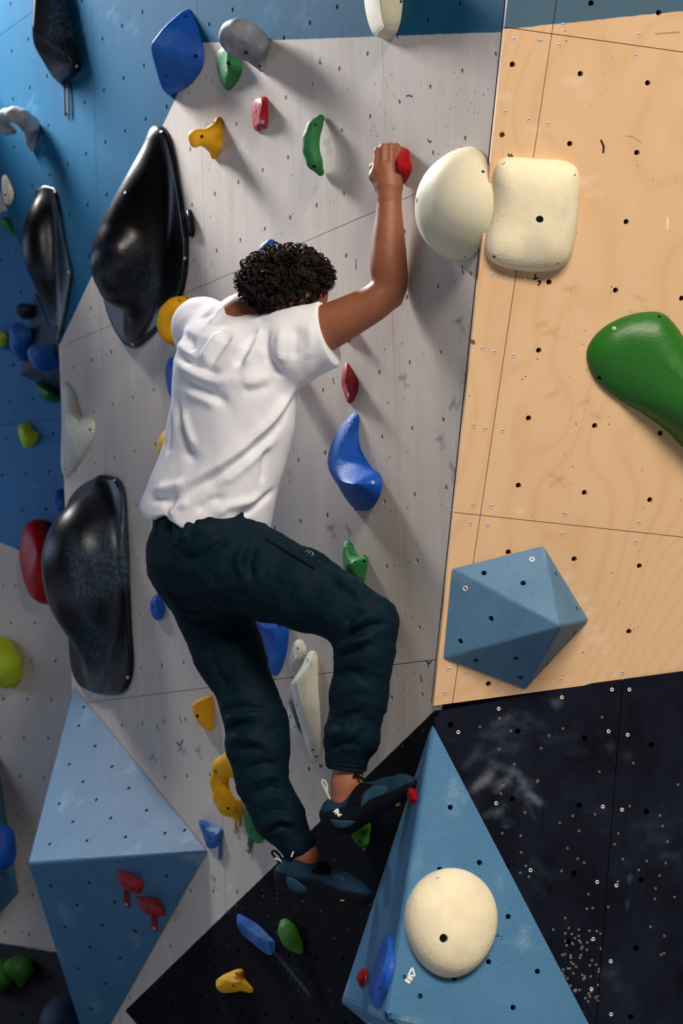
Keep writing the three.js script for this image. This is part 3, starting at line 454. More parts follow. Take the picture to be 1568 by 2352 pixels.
// ------------------------------------------------------------------ volumes
const zoom = (k, ox, oy, L) => L.map(([x, y, ...r]) => [ox + x * k, oy + y * k, ...r]);
const wA = (x, y, w = 0) => { const p = A.at(x, y, w); return A.world(p.x, p.y, p.z); }, wC = (x, y, w = 0) => { const p = C.at(x, y, w); return C.world(p.x, p.y, p.z); };
const volP = volume('kite_volume', 'large grey-blue kite-shaped plywood volume at lower left with two red holds', A,
  [[170, 1573, 0], [62, 1984, 0.33], [480, 1955, 0], [209, 2436, 0]], [[0, 1, 2], [1, 3, 2], [0, 3, 1]],
  [zoom(520 / 1544, 0, 1560, [[571, 190], [536, 318], [648, 456], [472, 580], [762, 597], [565, 700], [878, 744], [657, 822], [404, 850], [998, 895], [754, 948], [497, 972], [1123, 1050], [1258, 1030], [855, 1077], [593, 1101], [338, 1125]]),
   zoom(520 / 1544, 0, 1560, [[347, 1409], [605, 1386], [523, 1540], [780, 1521], [1135, 1342], [443, 1692], [697, 1675], [924, 1718], [614, 1828], [819, 1898], [532, 1973], [718, 2077], [622, 2247]])], M.volume, 0.008, 0.006);
const K = wA(780, 2300), Tv = at(994, 1646, 7.13), Fv = at(884, 2338, 6.9), Rv = wC(1424, 2460, 0.012), Qv = at(1030, 2700, 7.0);
const volV = volume('corner_volume', 'tall blue-grey pyramid volume in the corner with a round cream dome', A, [Tv, K, Fv, Rv, wA(1010, 2500, -.02), wC(1020, 1700, -.03)], [[0, 2, 3], [0, 1, 2], [1, 4, 2], [2, 4, 3]],
  [[[1034, 1854], [1048, 1784], [1101, 1981], [1167, 2105], [1243, 2147], [1122, 2209], [1234, 2231], [1178, 2314], [964, 2288], [1043, 2246], [1010, 1997]], [[962, 1820], [905, 2000], [870, 2120]]], M.volume, 0.016);
const volX = volume('faceted_volume', 'blue-grey faceted five-sided volume on the birch wall', B, [[1034, 1304], [1247, 1250], [1353, 1424], [1204, 1586], [1014, 1513], [1288, 1438, 0.16]], [[0, 1, 5], [1, 2, 5], [4, 0, 5], [3, 4, 5], [2, 3, 5]],
  [[[1111, 1316], [1201, 1339]], [[1277, 1320], [1325, 1399]], [[1127, 1421], [1057, 1473]], [[1093, 1517], [1184, 1512], [1195, 1556]], [[1319, 1454], [1257, 1524]]], M.volumeDark, 0.005);
for (const [x, y, fi] of [[1068, 1352, 2], [1221, 1285, 0]]) { const fr = volX.userData._f[fi], p = fr.at(x, y), w = fr.world(p.x, p.y, 0.0004), m = part('screw', screwGeo, mScrew, volX); m.scale.setScalar(1.5); m.position.copy(w.sub(volX.position)); m.quaternion.copy(fr.Q); }
volume('wedge_volume', 'small dark slate wedge volume under the narrow black hold', D, [[80, 672], [46, 862], [200, 930], [215, 780], [135, 800, 0.16]], [[0, 1, 4], [1, 2, 4], [2, 3, 4], [3, 0, 4]], [], M.slate, 0.004);
volume('side_volume', 'blue volume cut off by the left edge of the picture', D, [[-8, 1728], [44, 2053], [-60, 2160], [-75, 1925, 0.26]], [[0, 3, 1], [3, 2, 1], [0, 2, 3]], [], M.volume, 0.004);
const FV = volV.userData._f[0], LV = volV.userData._f[1], PU = volP.userData._f[0], PL = volP.userData._f[1];
for (const v of [volP, volV, volX]) delete v.userData._f; scene.traverse(o => { if (o.userData._f) delete o.userData._f; });
// printed mark on the corner volume
{
  const mk = new THREE.MeshStandardMaterial({ color: 0xe8ecee, roughness: 0.5 }), mk2 = new THREE.MeshStandardMaterial({ color: 0x1c2632, roughness: 0.5 });
  const z = (x, y) => { const p = FV.at(760 + x * 0.5153, 1600 + y * 0.5153); return [p.x, p.y]; };
  const bar = (a, b, w, out) => { const L = Math.hypot(b[0] - a[0], b[1] - a[1]), dx = (b[0] - a[0]) / L * w, dy = (b[1] - a[1]) / L * w; const s = new THREE.Shape([[a[0] - dy, a[1] + dx], [b[0] - dy, b[1] + dx], [b[0] + dy, b[1] - dx], [a[0] + dy, a[1] - dx]].map(p => new THREE.Vector2(...p))); out.push(new THREE.ExtrudeGeometry(s, { depth: 0.0006, bevelEnabled: false })); };
  const o = [], o2 = []; const a = z(362, 1208), b = z(343, 1243), c = z(373, 1245); bar(a, b, 0.0022, o); bar(b, c, 0.0022, o); bar(c, a, 0.0022, o);
  bar(z(340, 1247), z(362, 1262), 0.0035, o); bar(z(330, 1261), z(352, 1276), 0.0035, o); bar(z(320, 1252), z(334, 1245), 0.0045, o2);
  for (const [a2, b2] of [[[720, 1066], [745, 1068]], [[744, 1054], [747, 1070]], [[757, 1069], [765, 1068]], [[756, 1080], [761, 1078]]]) { const o3 = []; bar(z(...a2), z(...b2), 0.0012, o3); o3[0].applyMatrix4(FV.M.clone().premultiply(new THREE.Matrix4().makeTranslation(-volV.position.x, -volV.position.y, -volV.position.z))); part('pen_mark', o3[0], mk2, volV); }
  const put = (gs, m) => { const G2 = mergeGeometries(gs); G2.applyMatrix4(FV.M.clone().premultiply(new THREE.Matrix4().makeTranslation(-volV.position.x, -volV.position.y, -volV.position.z))); part('printed_logo', G2, m, volV); };
  put(o, mk); put(o2, mk2);
}
// ------------------------------------------------------------------ holds on the main wall
const z1 = L => zoom(1 / 2.8, 0, 0, L), z2 = L => zoom(1 / 2.8, 400, 0, L), zl = L => zoom(480 / 1568, 0, 400, L), zb = L => zoom(480 / 1447, 0, 860, L), zp = L => zoom(660 / 1568, 320, 520, L), zq = L => zoom(640 / 1568, 320, 1150, L), zf = L => zoom(580 / 1568, 400, 1680, L), zk = L => zoom(520 / 1544, 0, 1560, L);
hold('macro_hold', 'big glossy black teardrop hold left of the climber', A, macro(A, [[370, 297], [390, 312], [404, 360], [416, 430], [428, 510], [434, 560], [432, 620], [418, 685], [385, 735], [345, 778], [318, 797], [304, 800], [288, 788], [262, 745], [246, 695], [238, 640], [238, 580], [262, 515], [300, 440], [345, 345], [357, 305]], [[[366, 328, 0, .03], [318, 440, .06, .055], [282, 540, .105, .075], [270, 600, .125, .082], [278, 650, .09, .07]], [[372, 335, 0, .03], [364, 440, .015, .07], [350, 560, .015, .095], [345, 650, .0, .085], [318, 745, 0, .045]]], { k: .05, kl: .06 }), M.black, [[370, 302, .004, .005, 'screw'], [424, 593, .004, .005, 'screw'], [304, 791, .004, .005, 'screw'], [287, 442, .004, .005, 'screw']]);
hold('macro_hold', 'bulging black boulder-like hold near the left edge of the main wall', A, macro(A, [[252, 1095], [275, 1100], [289, 1130], [294, 1200], [299, 1330], [304, 1450], [308, 1530], [300, 1572], [285, 1592], [262, 1596], [215, 1588], [186, 1568], [174, 1535], [168, 1470], [166, 1400], [168, 1300], [164, 1210], [164, 1160], [185, 1125], [218, 1102]], [[[245, 1150, 0, .055], [212, 1210, .06, .1], [196, 1275, .09, .132], [200, 1350, .08, .128], [222, 1430, .03, .1], [245, 1510, -.02, .07]]], { k: .06, rim: .02 }), M.blackDull, [[262, 1103, .004, .005, 'screw'], [293, 1556, .004, .005, 'screw']]);
{
  const g = hold('wedge_hold', 'black wedge hold with hanging strap at the top left corner', A, facet(A, [[92, -110], [122, -110], [134, 0], [158, 71], [182, 140], [187, 162], [176, 176], [158, 180], [138, 196], [122, 170], [108, 100], [100, 0], [84, -100, .08], [70, 66, .13], [73, 104, .115], [128, 192, .02], [166, 150, .04], [158, 128, .05]], { k: .012 }), M.blackDull, [[176, 152, .004, .005, 'screw'], [128, 182, .004, .005, 'screw']]);
  for (const dx of [0, 9]) { const a = A.at(147 + dx, 185, 0.012), b = A.at(148 + dx, 267, 0.004), L = a.y - b.y, m = part('strap', new RoundedBoxGeometry(0.013, L, 0.004, 2, 0.0015), M.black, g); m.position.set((a.x + b.x) / 2, (a.y + b.y) / 2, 0.008).sub(V3(...A.at(0, 0).toArray()).multiplyScalar(0)); const c = g.position.clone().applyMatrix4(A.I); m.position.x -= c.x; m.position.y -= c.y; }
}
hold('macro_hold', 'narrow black leaf-shaped hold at the far left of the blue paint', A, macro(A, [[86, 436], [105, 433], [128, 432], [138, 470], [150, 540], [163, 600], [168, 625], [161, 680], [148, 750], [137, 790], [128, 770], [114, 725], [102, 690], [92, 640], [86, 560], [84, 480]], [[[108, 455, .0, .035], [96, 520, .03, .058], [96, 580, .035, .062], [116, 665, .015, .042], [134, 745, 0, .015]]], { k: .035, rim: .01 }), M.blackDull, [[157, 625, .004, .005, 'screw'], [126, 440, .004, .005, 'screw']]);
hold('edge_hold', 'large plain blue wedge hold across the edge of the blue paint', A, facet(A, [[435, 15], [452, 45], [466, 95], [471, 135], [467, 160], [452, 184], [425, 208], [396, 222], [385, 223], [370, 208, .05], [341, 112, .135], [345, 100, .135], [372, 60, .1], [380, 62, .08], [420, 20, 0.02], [400, 90, 0]], { k: .01, cut: [[[345, 92, .16, .018], [430, 22, .05, .024]]] }), M.blue, [[427, 38, .006], [449, 129, .006], [382, 174, .0045]]);
hold('loop_hold', 'grey hooked pinch hold overlapping the green leaf hold', A, blob(A, [[[600, 118, 0.004, .028], [598, 135, .004, .022], [602, 158, .003, .009]], [[600, 108, .01, .03], [588, 96, .045, .03], [566, 76, .08, .029], [546, 68, .1, .026], [530, 72, .11, .023], [523, 88, .11, .02], [534, 106, .095, .018], [556, 118, .06, .018], [580, 128, .02, .018]]], { k: 0.022 }), M.grey, [[565, 121, .006], [596, 152, .004, .008]]);
hold('leaf_hold', 'green leaf-shaped hold below the grey hooked pinch', A, loft(A, z2([[335, 285], [365, 290], [400, 330], [435, 400], [437, 450], [410, 520], [370, 570], [348, 584], [325, 560], [300, 500], [285, 430], [285, 350], [310, 310]]), z2([[345, 320, .025], [335, 400, .05], [345, 470, .03]]), { a: 1.4, b: 1.3 }), M.green, [[523, 149, .007]]);
hold('crimp_hold', 'dusty red block hold in the upper middle', A, loft(A, z2([[545, 632], [585, 620], [600, 640], [605, 720], [603, 800], [590, 828], [560, 828], [540, 845], [522, 830], [510, 780], [508, 700], [520, 655]]), z2([[565, 660, .03], [550, 720, .035], [555, 790, .022]]), { a: 1.5, b: 1.2, noise: .002 }), M.red, [[588, 255, .006], [603, 280, .004, .008, 'screw']]);
hold('pinch_hold', 'yellow horn-shaped pinch hold in the upper left', A, blob(A, [[[503, 276, .003, .007], [502, 300, .005, .011], [500, 330, .005, .011], [493, 358, .003, .007]], [[500, 300, .008, .014], [482, 310, .035, .015], [460, 314, .065, .016], [447, 314, .083, .0165]], [[498, 335, .006, .013], [480, 325, .035, .014], [458, 318, .065, .015]], [[450, 316, .08, .016], [447, 329, .085, .011]], [[503, 280, .004, .008], [490, 300, .025, .013]], [[493, 355, .004, .008], [484, 335, .025, .012]]], { k: .02, cell: .003 }), M.yellow, [[464, 314, .006], [490, 281, .004, .006]]);
hold('crescent_hold', 'green crescent hold between the red block and the hand', A, blob(A, [[[736, 272, .012, .011], [722, 292, .034, .016], [714, 318, .042, .018], [714, 345, .042, .018], [722, 372, .036, .017], [736, 396, .012, .01]]], { k: .02 }), M.green, [[724, 287, .005, .008], [721, 383, .005, .008]]);
hold('dome_hold', 'long cream dome hold cut off by the top edge', A, loft(A, [[852, -120], [920, -120], [926, -40], [925, 0], [918, 55], [905, 85], [886, 90], [868, 80], [855, 50], [846, 0], [846, -60]], [[868, -60, .1], [870, 20, .09], [882, 60, .04]], { a: 2, b: 1.7, rim: .008 }), M.cream, [[921, 4, .004, .006]]);
hold('crimp_hold', 'red hold gripped by the climber\'s raised right hand', A, loft(A, [[934, 342], [938, 346], [941, 365], [946, 385], [944, 395], [935, 412], [926, 422], [922, 400], [920, 370], [923, 350]], [[912, 362, .045], [912, 385, .045], [918, 404, .02]], { a: 1.2, b: 1.05, crease: .6 }), M.redClean);
hold('dome_hold', 'smooth cream egg-shaped dome hold right of the raised hand', A, blob(A, [[[1088, 445, -.012, .101], [1069, 464, -.012, .107], [1067, 488, -.012, .105], [1084, 492, -.012, .096], [1093, 468, -.012, .1], [1088, 445, -.012, .101]]], { k: .04, cell: .005, noise: .0001 }), M.cream, [[957, 461, .007, .02], [1109, 394, .004, .01], [1068, 590, .004, .008]]);
hold('dome_hold', 'rounded square cream dome hold on the birch wall with a central bolt hole', B, loft(B, [[1143, 372], [1162, 362], [1230, 364], [1300, 371], [1322, 384], [1330, 410], [1328, 470], [1320, 540], [1306, 595], [1285, 615], [1245, 624], [1200, 622], [1150, 612], [1120, 592], [1112, 568], [1122, 510], [1131, 440], [1133, 395]], [[1190, 450, .05], [1245, 470, .06], [1250, 530, .06], [1195, 540, .05], [1190, 470, .05]], { N: 120, M: 24, a: 2.3, b: 2, rim: .004, dents: [[1145, 490, .02, .07, .008]] }), M.creamWarm, [[1239, 504, .009, .03], [1156, 375, .004, .005, 'screw'], [1320, 402, .003, .005], [1134, 590, .004, .006], [1281, 606, .003, .005]]);
hold('sloper_hold', 'large glossy green sloper hold at the right edge on the birch wall', B, loft(B, [[1347, 822], [1350, 795], [1378, 758], [1430, 728], [1485, 716], [1520, 719], [1545, 740], [1600, 815], [1690, 880], [1760, 960], [1740, 1140], [1640, 1090], [1568, 1028], [1530, 990], [1475, 950], [1410, 910], [1365, 868]], [[1430, 805, .045], [1500, 815, .06], [1545, 850, .075], [1620, 940, .1], [1680, 1010, .1]], { N: 120, M: 24, a: 1.8, b: 1.6, rim: .004, smoothRidge: true }), M.bigGreen, [[1410, 754, .0045, .005, 'screw'], [1376, 868, .0055, .01], [1514, 727, .004, .006]]);
hold('loop_hold', 'grey hooked pinch hold at the left edge', A, blob(A, [[[76, 305, 0.004, .026], [75, 325, .004, .018], [76, 342, .003, .008]], [[76, 298, .01, .03], [68, 286, .045, .027], [50, 270, .08, .023], [32, 262, .1, .021], [14, 266, .11, .02], [6, 280, .11, .019], [14, 296, .1, .016], [30, 300, .085, .013]]], { k: .022 }), M.grey);
hold('pad_hold', 'small cream almond hold at the left edge above a green hold', A, loft(A, zl([[38, 5], [60, 30], [90, 100], [103, 150], [95, 200], [70, 230], [50, 215], [30, 160], [22, 90], [25, 30]]), zl([[40, 60, .02], [50, 130, .035], [60, 180, .02]]), { a: 1.6, b: 1.4 }), M.creamWarm, [[18, 447, .004]]);
hold('leaf_hold', 'small dark green hold below the cream almond hold at the left edge', D, loft(D, zl([[30, 325], [60, 330], [90, 370], [125, 460], [90, 450], [50, 425], [20, 390], [8, 350]]), zl([[35, 350, .06], [70, 400, .05]]), { a: 1.6, b: 1.3 }), M.green, [[26, 520, .005]]);
hold('foot_chip', 'small black pill-shaped foot hold right of the big black teardrop', A, loft(A, [[434, 482], [440, 484], [446, 510], [448, 535], [444, 545], [438, 543], [434, 520], [432, 495]], [[434, 500, .02], [438, 530, .02]], { a: 2, b: 1.8 }), M.black, [[438, 492, .003, .005], [442, 538, .003, .005]]);
hold('jug_hold', 'yellow ring-shaped jug hold at the climber\'s left shoulder', A, blob(A, [[[420, 695, .006, .018], [418, 712, .012, .024], [400, 706, .035, .02], [384, 722, .05, .018], [379, 745, .05, .018], [388, 768, .035, .018], [404, 780, .012, .016]], [[410, 730, .006, .02], [410, 765, .004, .02]]], { k: .03, cut: [[[404, 738, .03, .008], [425, 745, .06, .018]]] }), M.yellow, [[412, 690, .004, .006]]);
hold('edge_hold', 'blue hold half hidden behind the climber\'s left side', A, loft(A, [[398, 822], [420, 818], [450, 850], [450, 900], [425, 930], [402, 915], [392, 880], [390, 850]], [[396, 850, .05], [398, 885, .05]], { a: 1.8, b: 1.5 }), M.blue);
hold('jug_hold', 'yellow hold half hidden behind the shirt above the waist', A, loft(A, [[385, 988], [420, 985], [440, 1030], [420, 1060], [380, 1062], [372, 1045], [374, 1010]], [[374, 1020, .04], [395, 1040, .04]], { a: 1.8, b: 1.5 }), M.yellow);
hold('sloper_hold', 'white three-lobed hold at the left edge of the main wall', A, loft(A, [[150, 878], [163, 887], [176, 910], [185, 953], [199, 955], [213, 959], [219, 976], [216, 1003], [200, 1039], [173, 1079], [154, 1096], [148, 1089], [147, 1059], [147, 993], [146, 953], [144, 910], [144, 887]], [[150, 900, .02], [152, 950, .04], [156, 985, .05], [180, 985, .035], [200, 982, .02]], { a: 1.7, b: 1.4, N: 100, dents: [[178, 965, .02, .03, .02]] }), M.bone, [[150, 985, .005], [206, 987, .0045], [149, 1077, .004]]);
hold('knob_hold', 'small blue hold just above the climber\'s hair', A, blob(A, [[[622, 575, .004, .018], [614, 575, .025, .018], [622, 560, .02, .013]]], { k: .02 }), M.blue, [[619, 568, .004]]);
hold('crimp_hold', 'red hold mostly hidden behind the climber\'s upper arm', A, loft(A, [[798, 735], [812, 745], [808, 770], [803, 786], [794, 780], [786, 760], [788, 742]], [[793, 760, .03]], { a: 1.2, b: 1.1 }), M.red);
hold('crimp_hold', 'red spindle-shaped hold below the climber\'s elbow', A, loft(A, zp([[1135, 745], [1160, 780], [1195, 850], [1195, 880], [1175, 940], [1150, 966], [1135, 945], [1120, 900], [1108, 850], [1115, 790]]), zp([[1130, 790, .02], [1122, 850, .045], [1145, 920, .02]]), { a: 1.15, b: 1.05, crease: .5 }), M.red, [[793, 877, .006], [800, 907, .004, .006, 'screw']]);
hold('scoop_hold', 'big curved blue hold with a scooped ledge right of the climber\'s waist', A, loft(A, [[817, 948], [825, 958], [823, 983], [827, 1025], [838, 1050], [855, 1075], [871, 1088], [878, 1109], [870, 1143], [850, 1168], [829, 1173], [812, 1164], [790, 1130], [770, 1100], [760, 1071], [758, 1046], [764, 1021], [778, 991], [800, 962]], [[758, 1072, .055], [772, 1096, .075], [800, 1110, .082], [832, 1110, .07], [858, 1100, .03]], { N: 110, M: 22, a: 1.25, b: 1.1, smoothRidge: true, crease: .9, dents: [[800, 1045, .04, .06, .014]] }), M.blue, [[802, 967, .0045, .006, 'screw'], [856, 1108, .0045, .006, 'screw'], [814, 1166, .004, .006]]);
hold('scoop_hold', 'green cup-shaped hold above the climber\'s bent right knee', A, loft(A, zq([[1180, 222], [1200, 245], [1215, 300], [1240, 315], [1270, 308], [1285, 320], [1280, 380], [1265, 450], [1250, 475], [1220, 480], [1180, 430], [1160, 380], [1155, 300], [1160, 240]]), zq([[1165, 270, .03], [1160, 330, .05], [1210, 350, .05], [1255, 340, .03]]), { a: 1.5, b: 1.2, N: 96, dents: zq([[1215, 300, .03, .025, .03]]) }), M.green, [[803, 1312, .004], [836, 1290, .004]]);
hold('sloper_hold', 'blue hold seen between the climber\'s legs', A, loft(A, [[585, 1370], [650, 1390], [663, 1435], [658, 1500], [642, 1545], [627, 1552], [612, 1535], [600, 1490], [590, 1440], [582, 1400]], [[592, 1430, .06], [610, 1450, .06], [640, 1440, .04], [632, 1500, .03]], { a: 1.8, b: 1.4, N: 96 }), M.blue, [[643, 1438, .004, .006], [618, 1535, .004, .006]]);
hold('fin_hold', 'small grey-white hold at the top left of the long white fin', A, loft(A, [[689, 1468], [702, 1482], [704, 1498], [690, 1525], [676, 1548], [670, 1534], [669, 1509], [677, 1480]], [[682, 1485, .02], [675, 1515, .025]], { a: 1.7, b: 1.4 }), M.bone, [[672, 1509, .005], [683, 1490, .004]]);
hold('fin_hold', 'long white fin hold between the climber\'s legs', A, loft(A, [[722, 1495], [728, 1506], [730, 1578], [735, 1640], [736, 1713], [731, 1744], [723, 1750], [713, 1733], [697, 1680], [683, 1631], [676, 1595], [674, 1575], [686, 1554], [699, 1529], [708, 1502]], [[712, 1525, .03], [680, 1568, .065], [690, 1610, .055], [712, 1690, .03]], { a: 1.4, b: 1.15, N: 110, M: 20, crease: .6 }), M.bone, [[682, 1620, .006], [706, 1517, .005], [717, 1722, .004], [726, 1738, .004]]);
hold('fin_hold', 'flat grey-white hold under the lower left of the long white fin', A, loft(A, [[668, 1610], [685, 1655], [697, 1685], [690, 1693], [677, 1684], [665, 1652], [664, 1625]], [[672, 1640, .016], [682, 1670, .016]], { a: 2, b: 1.8 }), M.bone, [[666, 1647, .005], [677, 1669, .004]]);
hold('foot_chip', 'small blue egg-shaped foot hold below the climber\'s hip', A, loft(A, [[364, 1365], [374, 1375], [380, 1400], [374, 1420], [362, 1424], [355, 1410], [353, 1385]], [[356, 1392, .035], [362, 1405, .03]], { a: 1.8, b: 1.6 }), M.blue, [[352, 1394, .006]]);
hold('wedge_hold', 'yellow rounded wedge hold left of the climber\'s knee', A, loft(A, [[488, 1600], [491, 1612], [491, 1650], [488, 1675], [468, 1670], [458, 1650], [456, 1620], [466, 1603]], [[442, 1620, .05], [450, 1645, .045]], { a: 1.4, b: 1.2 }), M.yellow, [[452, 1645, .006]]);
function tagStrip(g, W, x0, y0, x1, y1, wid, mat, mark) { const c = g.position.clone().applyMatrix4(W.I), a = W.at(x0, y0, .008), b = W.at(x1, y1, .003), L = Math.hypot(a.x - b.x, a.y - b.y), m = part('tag_strip', new RoundedBoxGeometry(wid, L, 0.003, 2, 0.001), mat, g); m.position.set((a.x + b.x) / 2 - c.x, (a.y + b.y) / 2 - c.y, 0.006); m.rotation.z = Math.atan2(a.x - b.x, -(a.y - b.y)) + Math.PI; if (mark) { const k = part('tag_mark', new RoundedBoxGeometry(wid * 0.6, 0.012, 0.0012, 1, 0.0004), M.bone, m); k.position.set(0, -L / 2 + 0.012, 0.0018); } return m; }
{
  const g = hold('jug_hold', 'big yellow hooked jug hold behind the climber\'s lower left leg', A, blob(A, [[[560, 1745, .01, .03], [540, 1748, .04, .032], [512, 1762, .06, .026], [503, 1795, .06, .022], [510, 1830, .055, .022], [524, 1852, .045, .024], [540, 1868, .02, .016]], [[558, 1780, .01, .026], [560, 1800, .01, .02]], [[548, 1850, .006, .014], [545, 1870, .006, .012]]], { k: .02 }), M.yellow, [[495, 1772, .005], [524, 1857, .004]]);
  tagStrip(g, A, 537, 1860, 541, 1912, .018, M.yellow, true); tagStrip(g, A, 545, 1858, 551, 1900, .014, M.yellow, true);
}
{
  const g = hold('leaf_hold', 'green hold with a tag behind the climber\'s lower left shin', A, loft(A, [[575, 1840], [600, 1850], [612, 1890], [606, 1930], [590, 1936], [572, 1915], [566, 1880], [568, 1855]], [[568, 1870, .04], [580, 1900, .035]], { a: 1.5, b: 1.3 }), M.green, [[578, 1905, .005]]);
  tagStrip(g, A, 576, 1915, 571, 1957, .022, M.green, true);
}
{
  const g = hold('wedge_hold', 'small blue wedge hold with a tag at the right tip of the kite volume', A, loft(A, zf([[160, 552], [230, 575], [302, 612], [303, 650], [270, 710], [240, 726], [210, 715], [190, 650], [170, 600]]), zf([[170, 575, .035], [205, 650, .03], [265, 640, .02]]), { a: 1.2, b: 1.1, crease: .5 }), M.blueDusty, [[462, 1911, .005], [490, 1913, .004]]);
  tagStrip(g, A, 503, 1930, 506, 1975, .013, M.blueDusty);
}
{
  const g = hold('knob_hold', 'green rounded knob hold under the heel of the climbing shoe', A, blob(A, [[[835, 1895, .004, .026], [835, 1915, .003, .026], [838, 1930, .003, .018]], [[832, 1900, .01, .022], [818, 1895, .06, .022], [808, 1885, .085, .022]], [[815, 1890, .07, .016], [790, 1880, .08, .012]]], { k: .02 }), M.olive, [[826, 1934, .004]]);
  tagStrip(g, A, 837, 1930, 836, 1951, .022, M.olive, true);
}
hold('edge_hold', 'blue ledge hold on the black paint below the lower shoe', A, loft(A, zf([[400, 1135], [440, 1150], [520, 1200], [600, 1280], [627, 1310], [622, 1370], [600, 1387], [560, 1370], [500, 1320], [440, 1270], [405, 1220], [395, 1170]]), zf([[410, 1185, .04], [460, 1235, .05], [540, 1290, .045], [590, 1330, .02]]), { a: 1.2, b: 1.1, N: 90, crease: .5 }), M.blueDusty, [[567, 2148, .005], [626, 2187, .003]]);
hold('pinch_hold', 'olive green hold right of the blue ledge on the black paint', A, blob(A, [[[655, 2125, .01, .018], [660, 2140, .03, .022], [668, 2158, .03, .02], [682, 2172, .012, .014], [692, 2184, .004, .007]], [[668, 2150, .004, .022]]], { k: .02 }), M.olive);
hold('wedge_hold', 'yellow ear-shaped hold low on the black paint', A, loft(A, zf([[400, 1475], [425, 1478], [445, 1540], [490, 1600], [488, 1618], [420, 1612], [360, 1622], [300, 1618], [280, 1590], [278, 1550], [310, 1515], [360, 1490]]), zf([[300, 1560, .04], [360, 1560, .04], [420, 1550, .02]]), { a: 1.7, b: 1.4 }), M.yellow, [[536, 2265, .006], [543, 2236, .004]]);
// the two red holds on the kite volume
for (const [L, R, lab, bx, tg0] of [[[[792, 1298], [850, 1325], [985, 1380], [982, 1400], [968, 1425], [972, 1465], [950, 1475], [880, 1445], [835, 1435], [805, 1385]], [[830, 1360, .03], [900, 1390, .035], [945, 1405, .02]], 'upper dusty red hold on the lower face of the kite volume', [284, 2028], [290, 2048, 292, 2082]], [[[920, 1480], [1000, 1490], [1090, 1495], [1115, 1545], [1140, 1615], [1120, 1625], [1060, 1610], [1000, 1618], [960, 1570], [935, 1525]], [[960, 1530, .03], [1030, 1545, .035], [1085, 1560, .02]], 'lower dusty red hold on the lower face of the kite volume', [341, 2084], [353, 2104, 356, 2137]]]) {
  const g = hold('crimp_hold', lab, PL, facet(PL, [...zk(L), ...zk(R).map(([x, y, w]) => [x, y, w * 1.1])], { k: .006, cell: .0025 }), M.red, [[...bx, .005]]); const c = g.position.clone().applyMatrix4(PL.I); 
  const a = PL.at(tg0[0], tg0[1], .004), b = PL.at(tg0[2], tg0[3], .002), len = Math.hypot(a.x - b.x, a.y - b.y), m = part('tag_strip', new RoundedBoxGeometry(0.018, len, 0.003, 2, 0.001), M.red, g); m.position.set((a.x + b.x) / 2 - c.x, (a.y + b.y) / 2 - c.y, .004); m.rotation.z = Math.atan2(b.y - a.y, b.x - a.x) + Math.PI / 2; const k = part('tag_mark', new RoundedBoxGeometry(0.009, 0.01, 0.0012, 1, 0.0004), M.bone, m); k.position.set(0, -len / 2 + .012, .0018);
}
// on the corner volume
hold('dome_hold', 'round cream dome hold on the front face of the corner volume', FV, loft(FV, Array.from({ length: 20 }, (_, i) => { const t = i / 20 * 6.2832; return [1034 + 105 * Math.cos(t) * (1 - 0.06 * Math.sin(t)), 2120 + 126 * Math.sin(t)]; }), [[1034, 2130, .07]], { N: 120, M: 26, a: 2.2, b: 2, rim: .006 }), M.creamWarm, [[1019, 2155, .0105, .03], [1006, 2016, .0035, .005, 'screw'], [940, 2188, .003, .005], [1121, 2174, .003, .005]]);
hold('fin_hold', 'tall flat blue fin hold on the left face of the corner volume', LV, loft(LV, zf([[1335, 1248], [1352, 1265], [1362, 1350], [1358, 1460], [1330, 1590], [1290, 1690], [1262, 1720], [1240, 1690], [1220, 1610], [1228, 1530], [1260, 1420], [1300, 1310]]), zf([[1325, 1330, .012], [1290, 1500, .022], [1262, 1620, .014]]), { a: 1.8, b: 1.6, N: 90 }), M.blue, [[887, 2165, .0035, .006], [872, 2270, .005, .008]]);
hold('foot_chip', 'small red foot hold left of the blue fin on the corner volume', LV, loft(LV, zf([[1190, 1472], [1195, 1500], [1188, 1550], [1172, 1590], [1155, 1570], [1145, 1530], [1160, 1495]]), zf([[1172, 1530, .022]]), { a: 1.8, b: 1.5 }), M.redClean);
hold('foot_chip', 'small red foot hold under the toe of the upper climbing shoe', LV, loft(LV, zf([[1490, 345], [1503, 370], [1503, 420], [1490, 455], [1475, 440], [1468, 400], [1475, 360]]), zf([[1478, 400, .03]]), { a: 1.8, b: 1.5 }), M.redClean);
hold('dome_hold', 'pale hold peeking out under the corner volume at the bottom edge', A, loft(A, [[865, 2330], [900, 2338], [940, 2370], [900, 2440], [860, 2420], [852, 2370]], [[880, 2370, .06]], { a: 1.8, b: 1.5 }), M.bone);
// ------------------------------------------------------------------ holds on the wall farther back
const far = 'climbing holds on the wall farther back';
hold('foot_chip', 'small yellow hold on the blue wall at far left', D, loft(D, zb([[150, 345], [205, 340], [230, 380], [268, 405], [255, 450], [215, 505], [180, 510], [155, 460], [140, 400]]), zb([[165, 400, .05], [200, 430, .05]]), { a: 1.6, b: 1.4 }), M.lime, [[56, 999, .006]], far);
hold('disc_hold', 'big red disc-shaped hold behind the bulging black hold', D, loft(D, [[105, 1195], [130, 1230], [142, 1290], [135, 1350], [115, 1388], [92, 1375], [74, 1320], [70, 1260], [82, 1210]], [[76, 1262, .09], [84, 1270, .1]], { a: 2.4, b: 2, N: 96, M: 22, rim: .03 }), M.redClean, null, far);
hold('jug_hold', 'lime hold cut off by the left edge halfway down', D, blob(D, [[[5, 1500, .03, .05], [10, 1530, .05, .055], [18, 1550, .03, .035], [34, 1550, .01, .02]], [[0, 1490, .02, .03]]], { k: .04, cell: .005 }), M.lime, null, far);
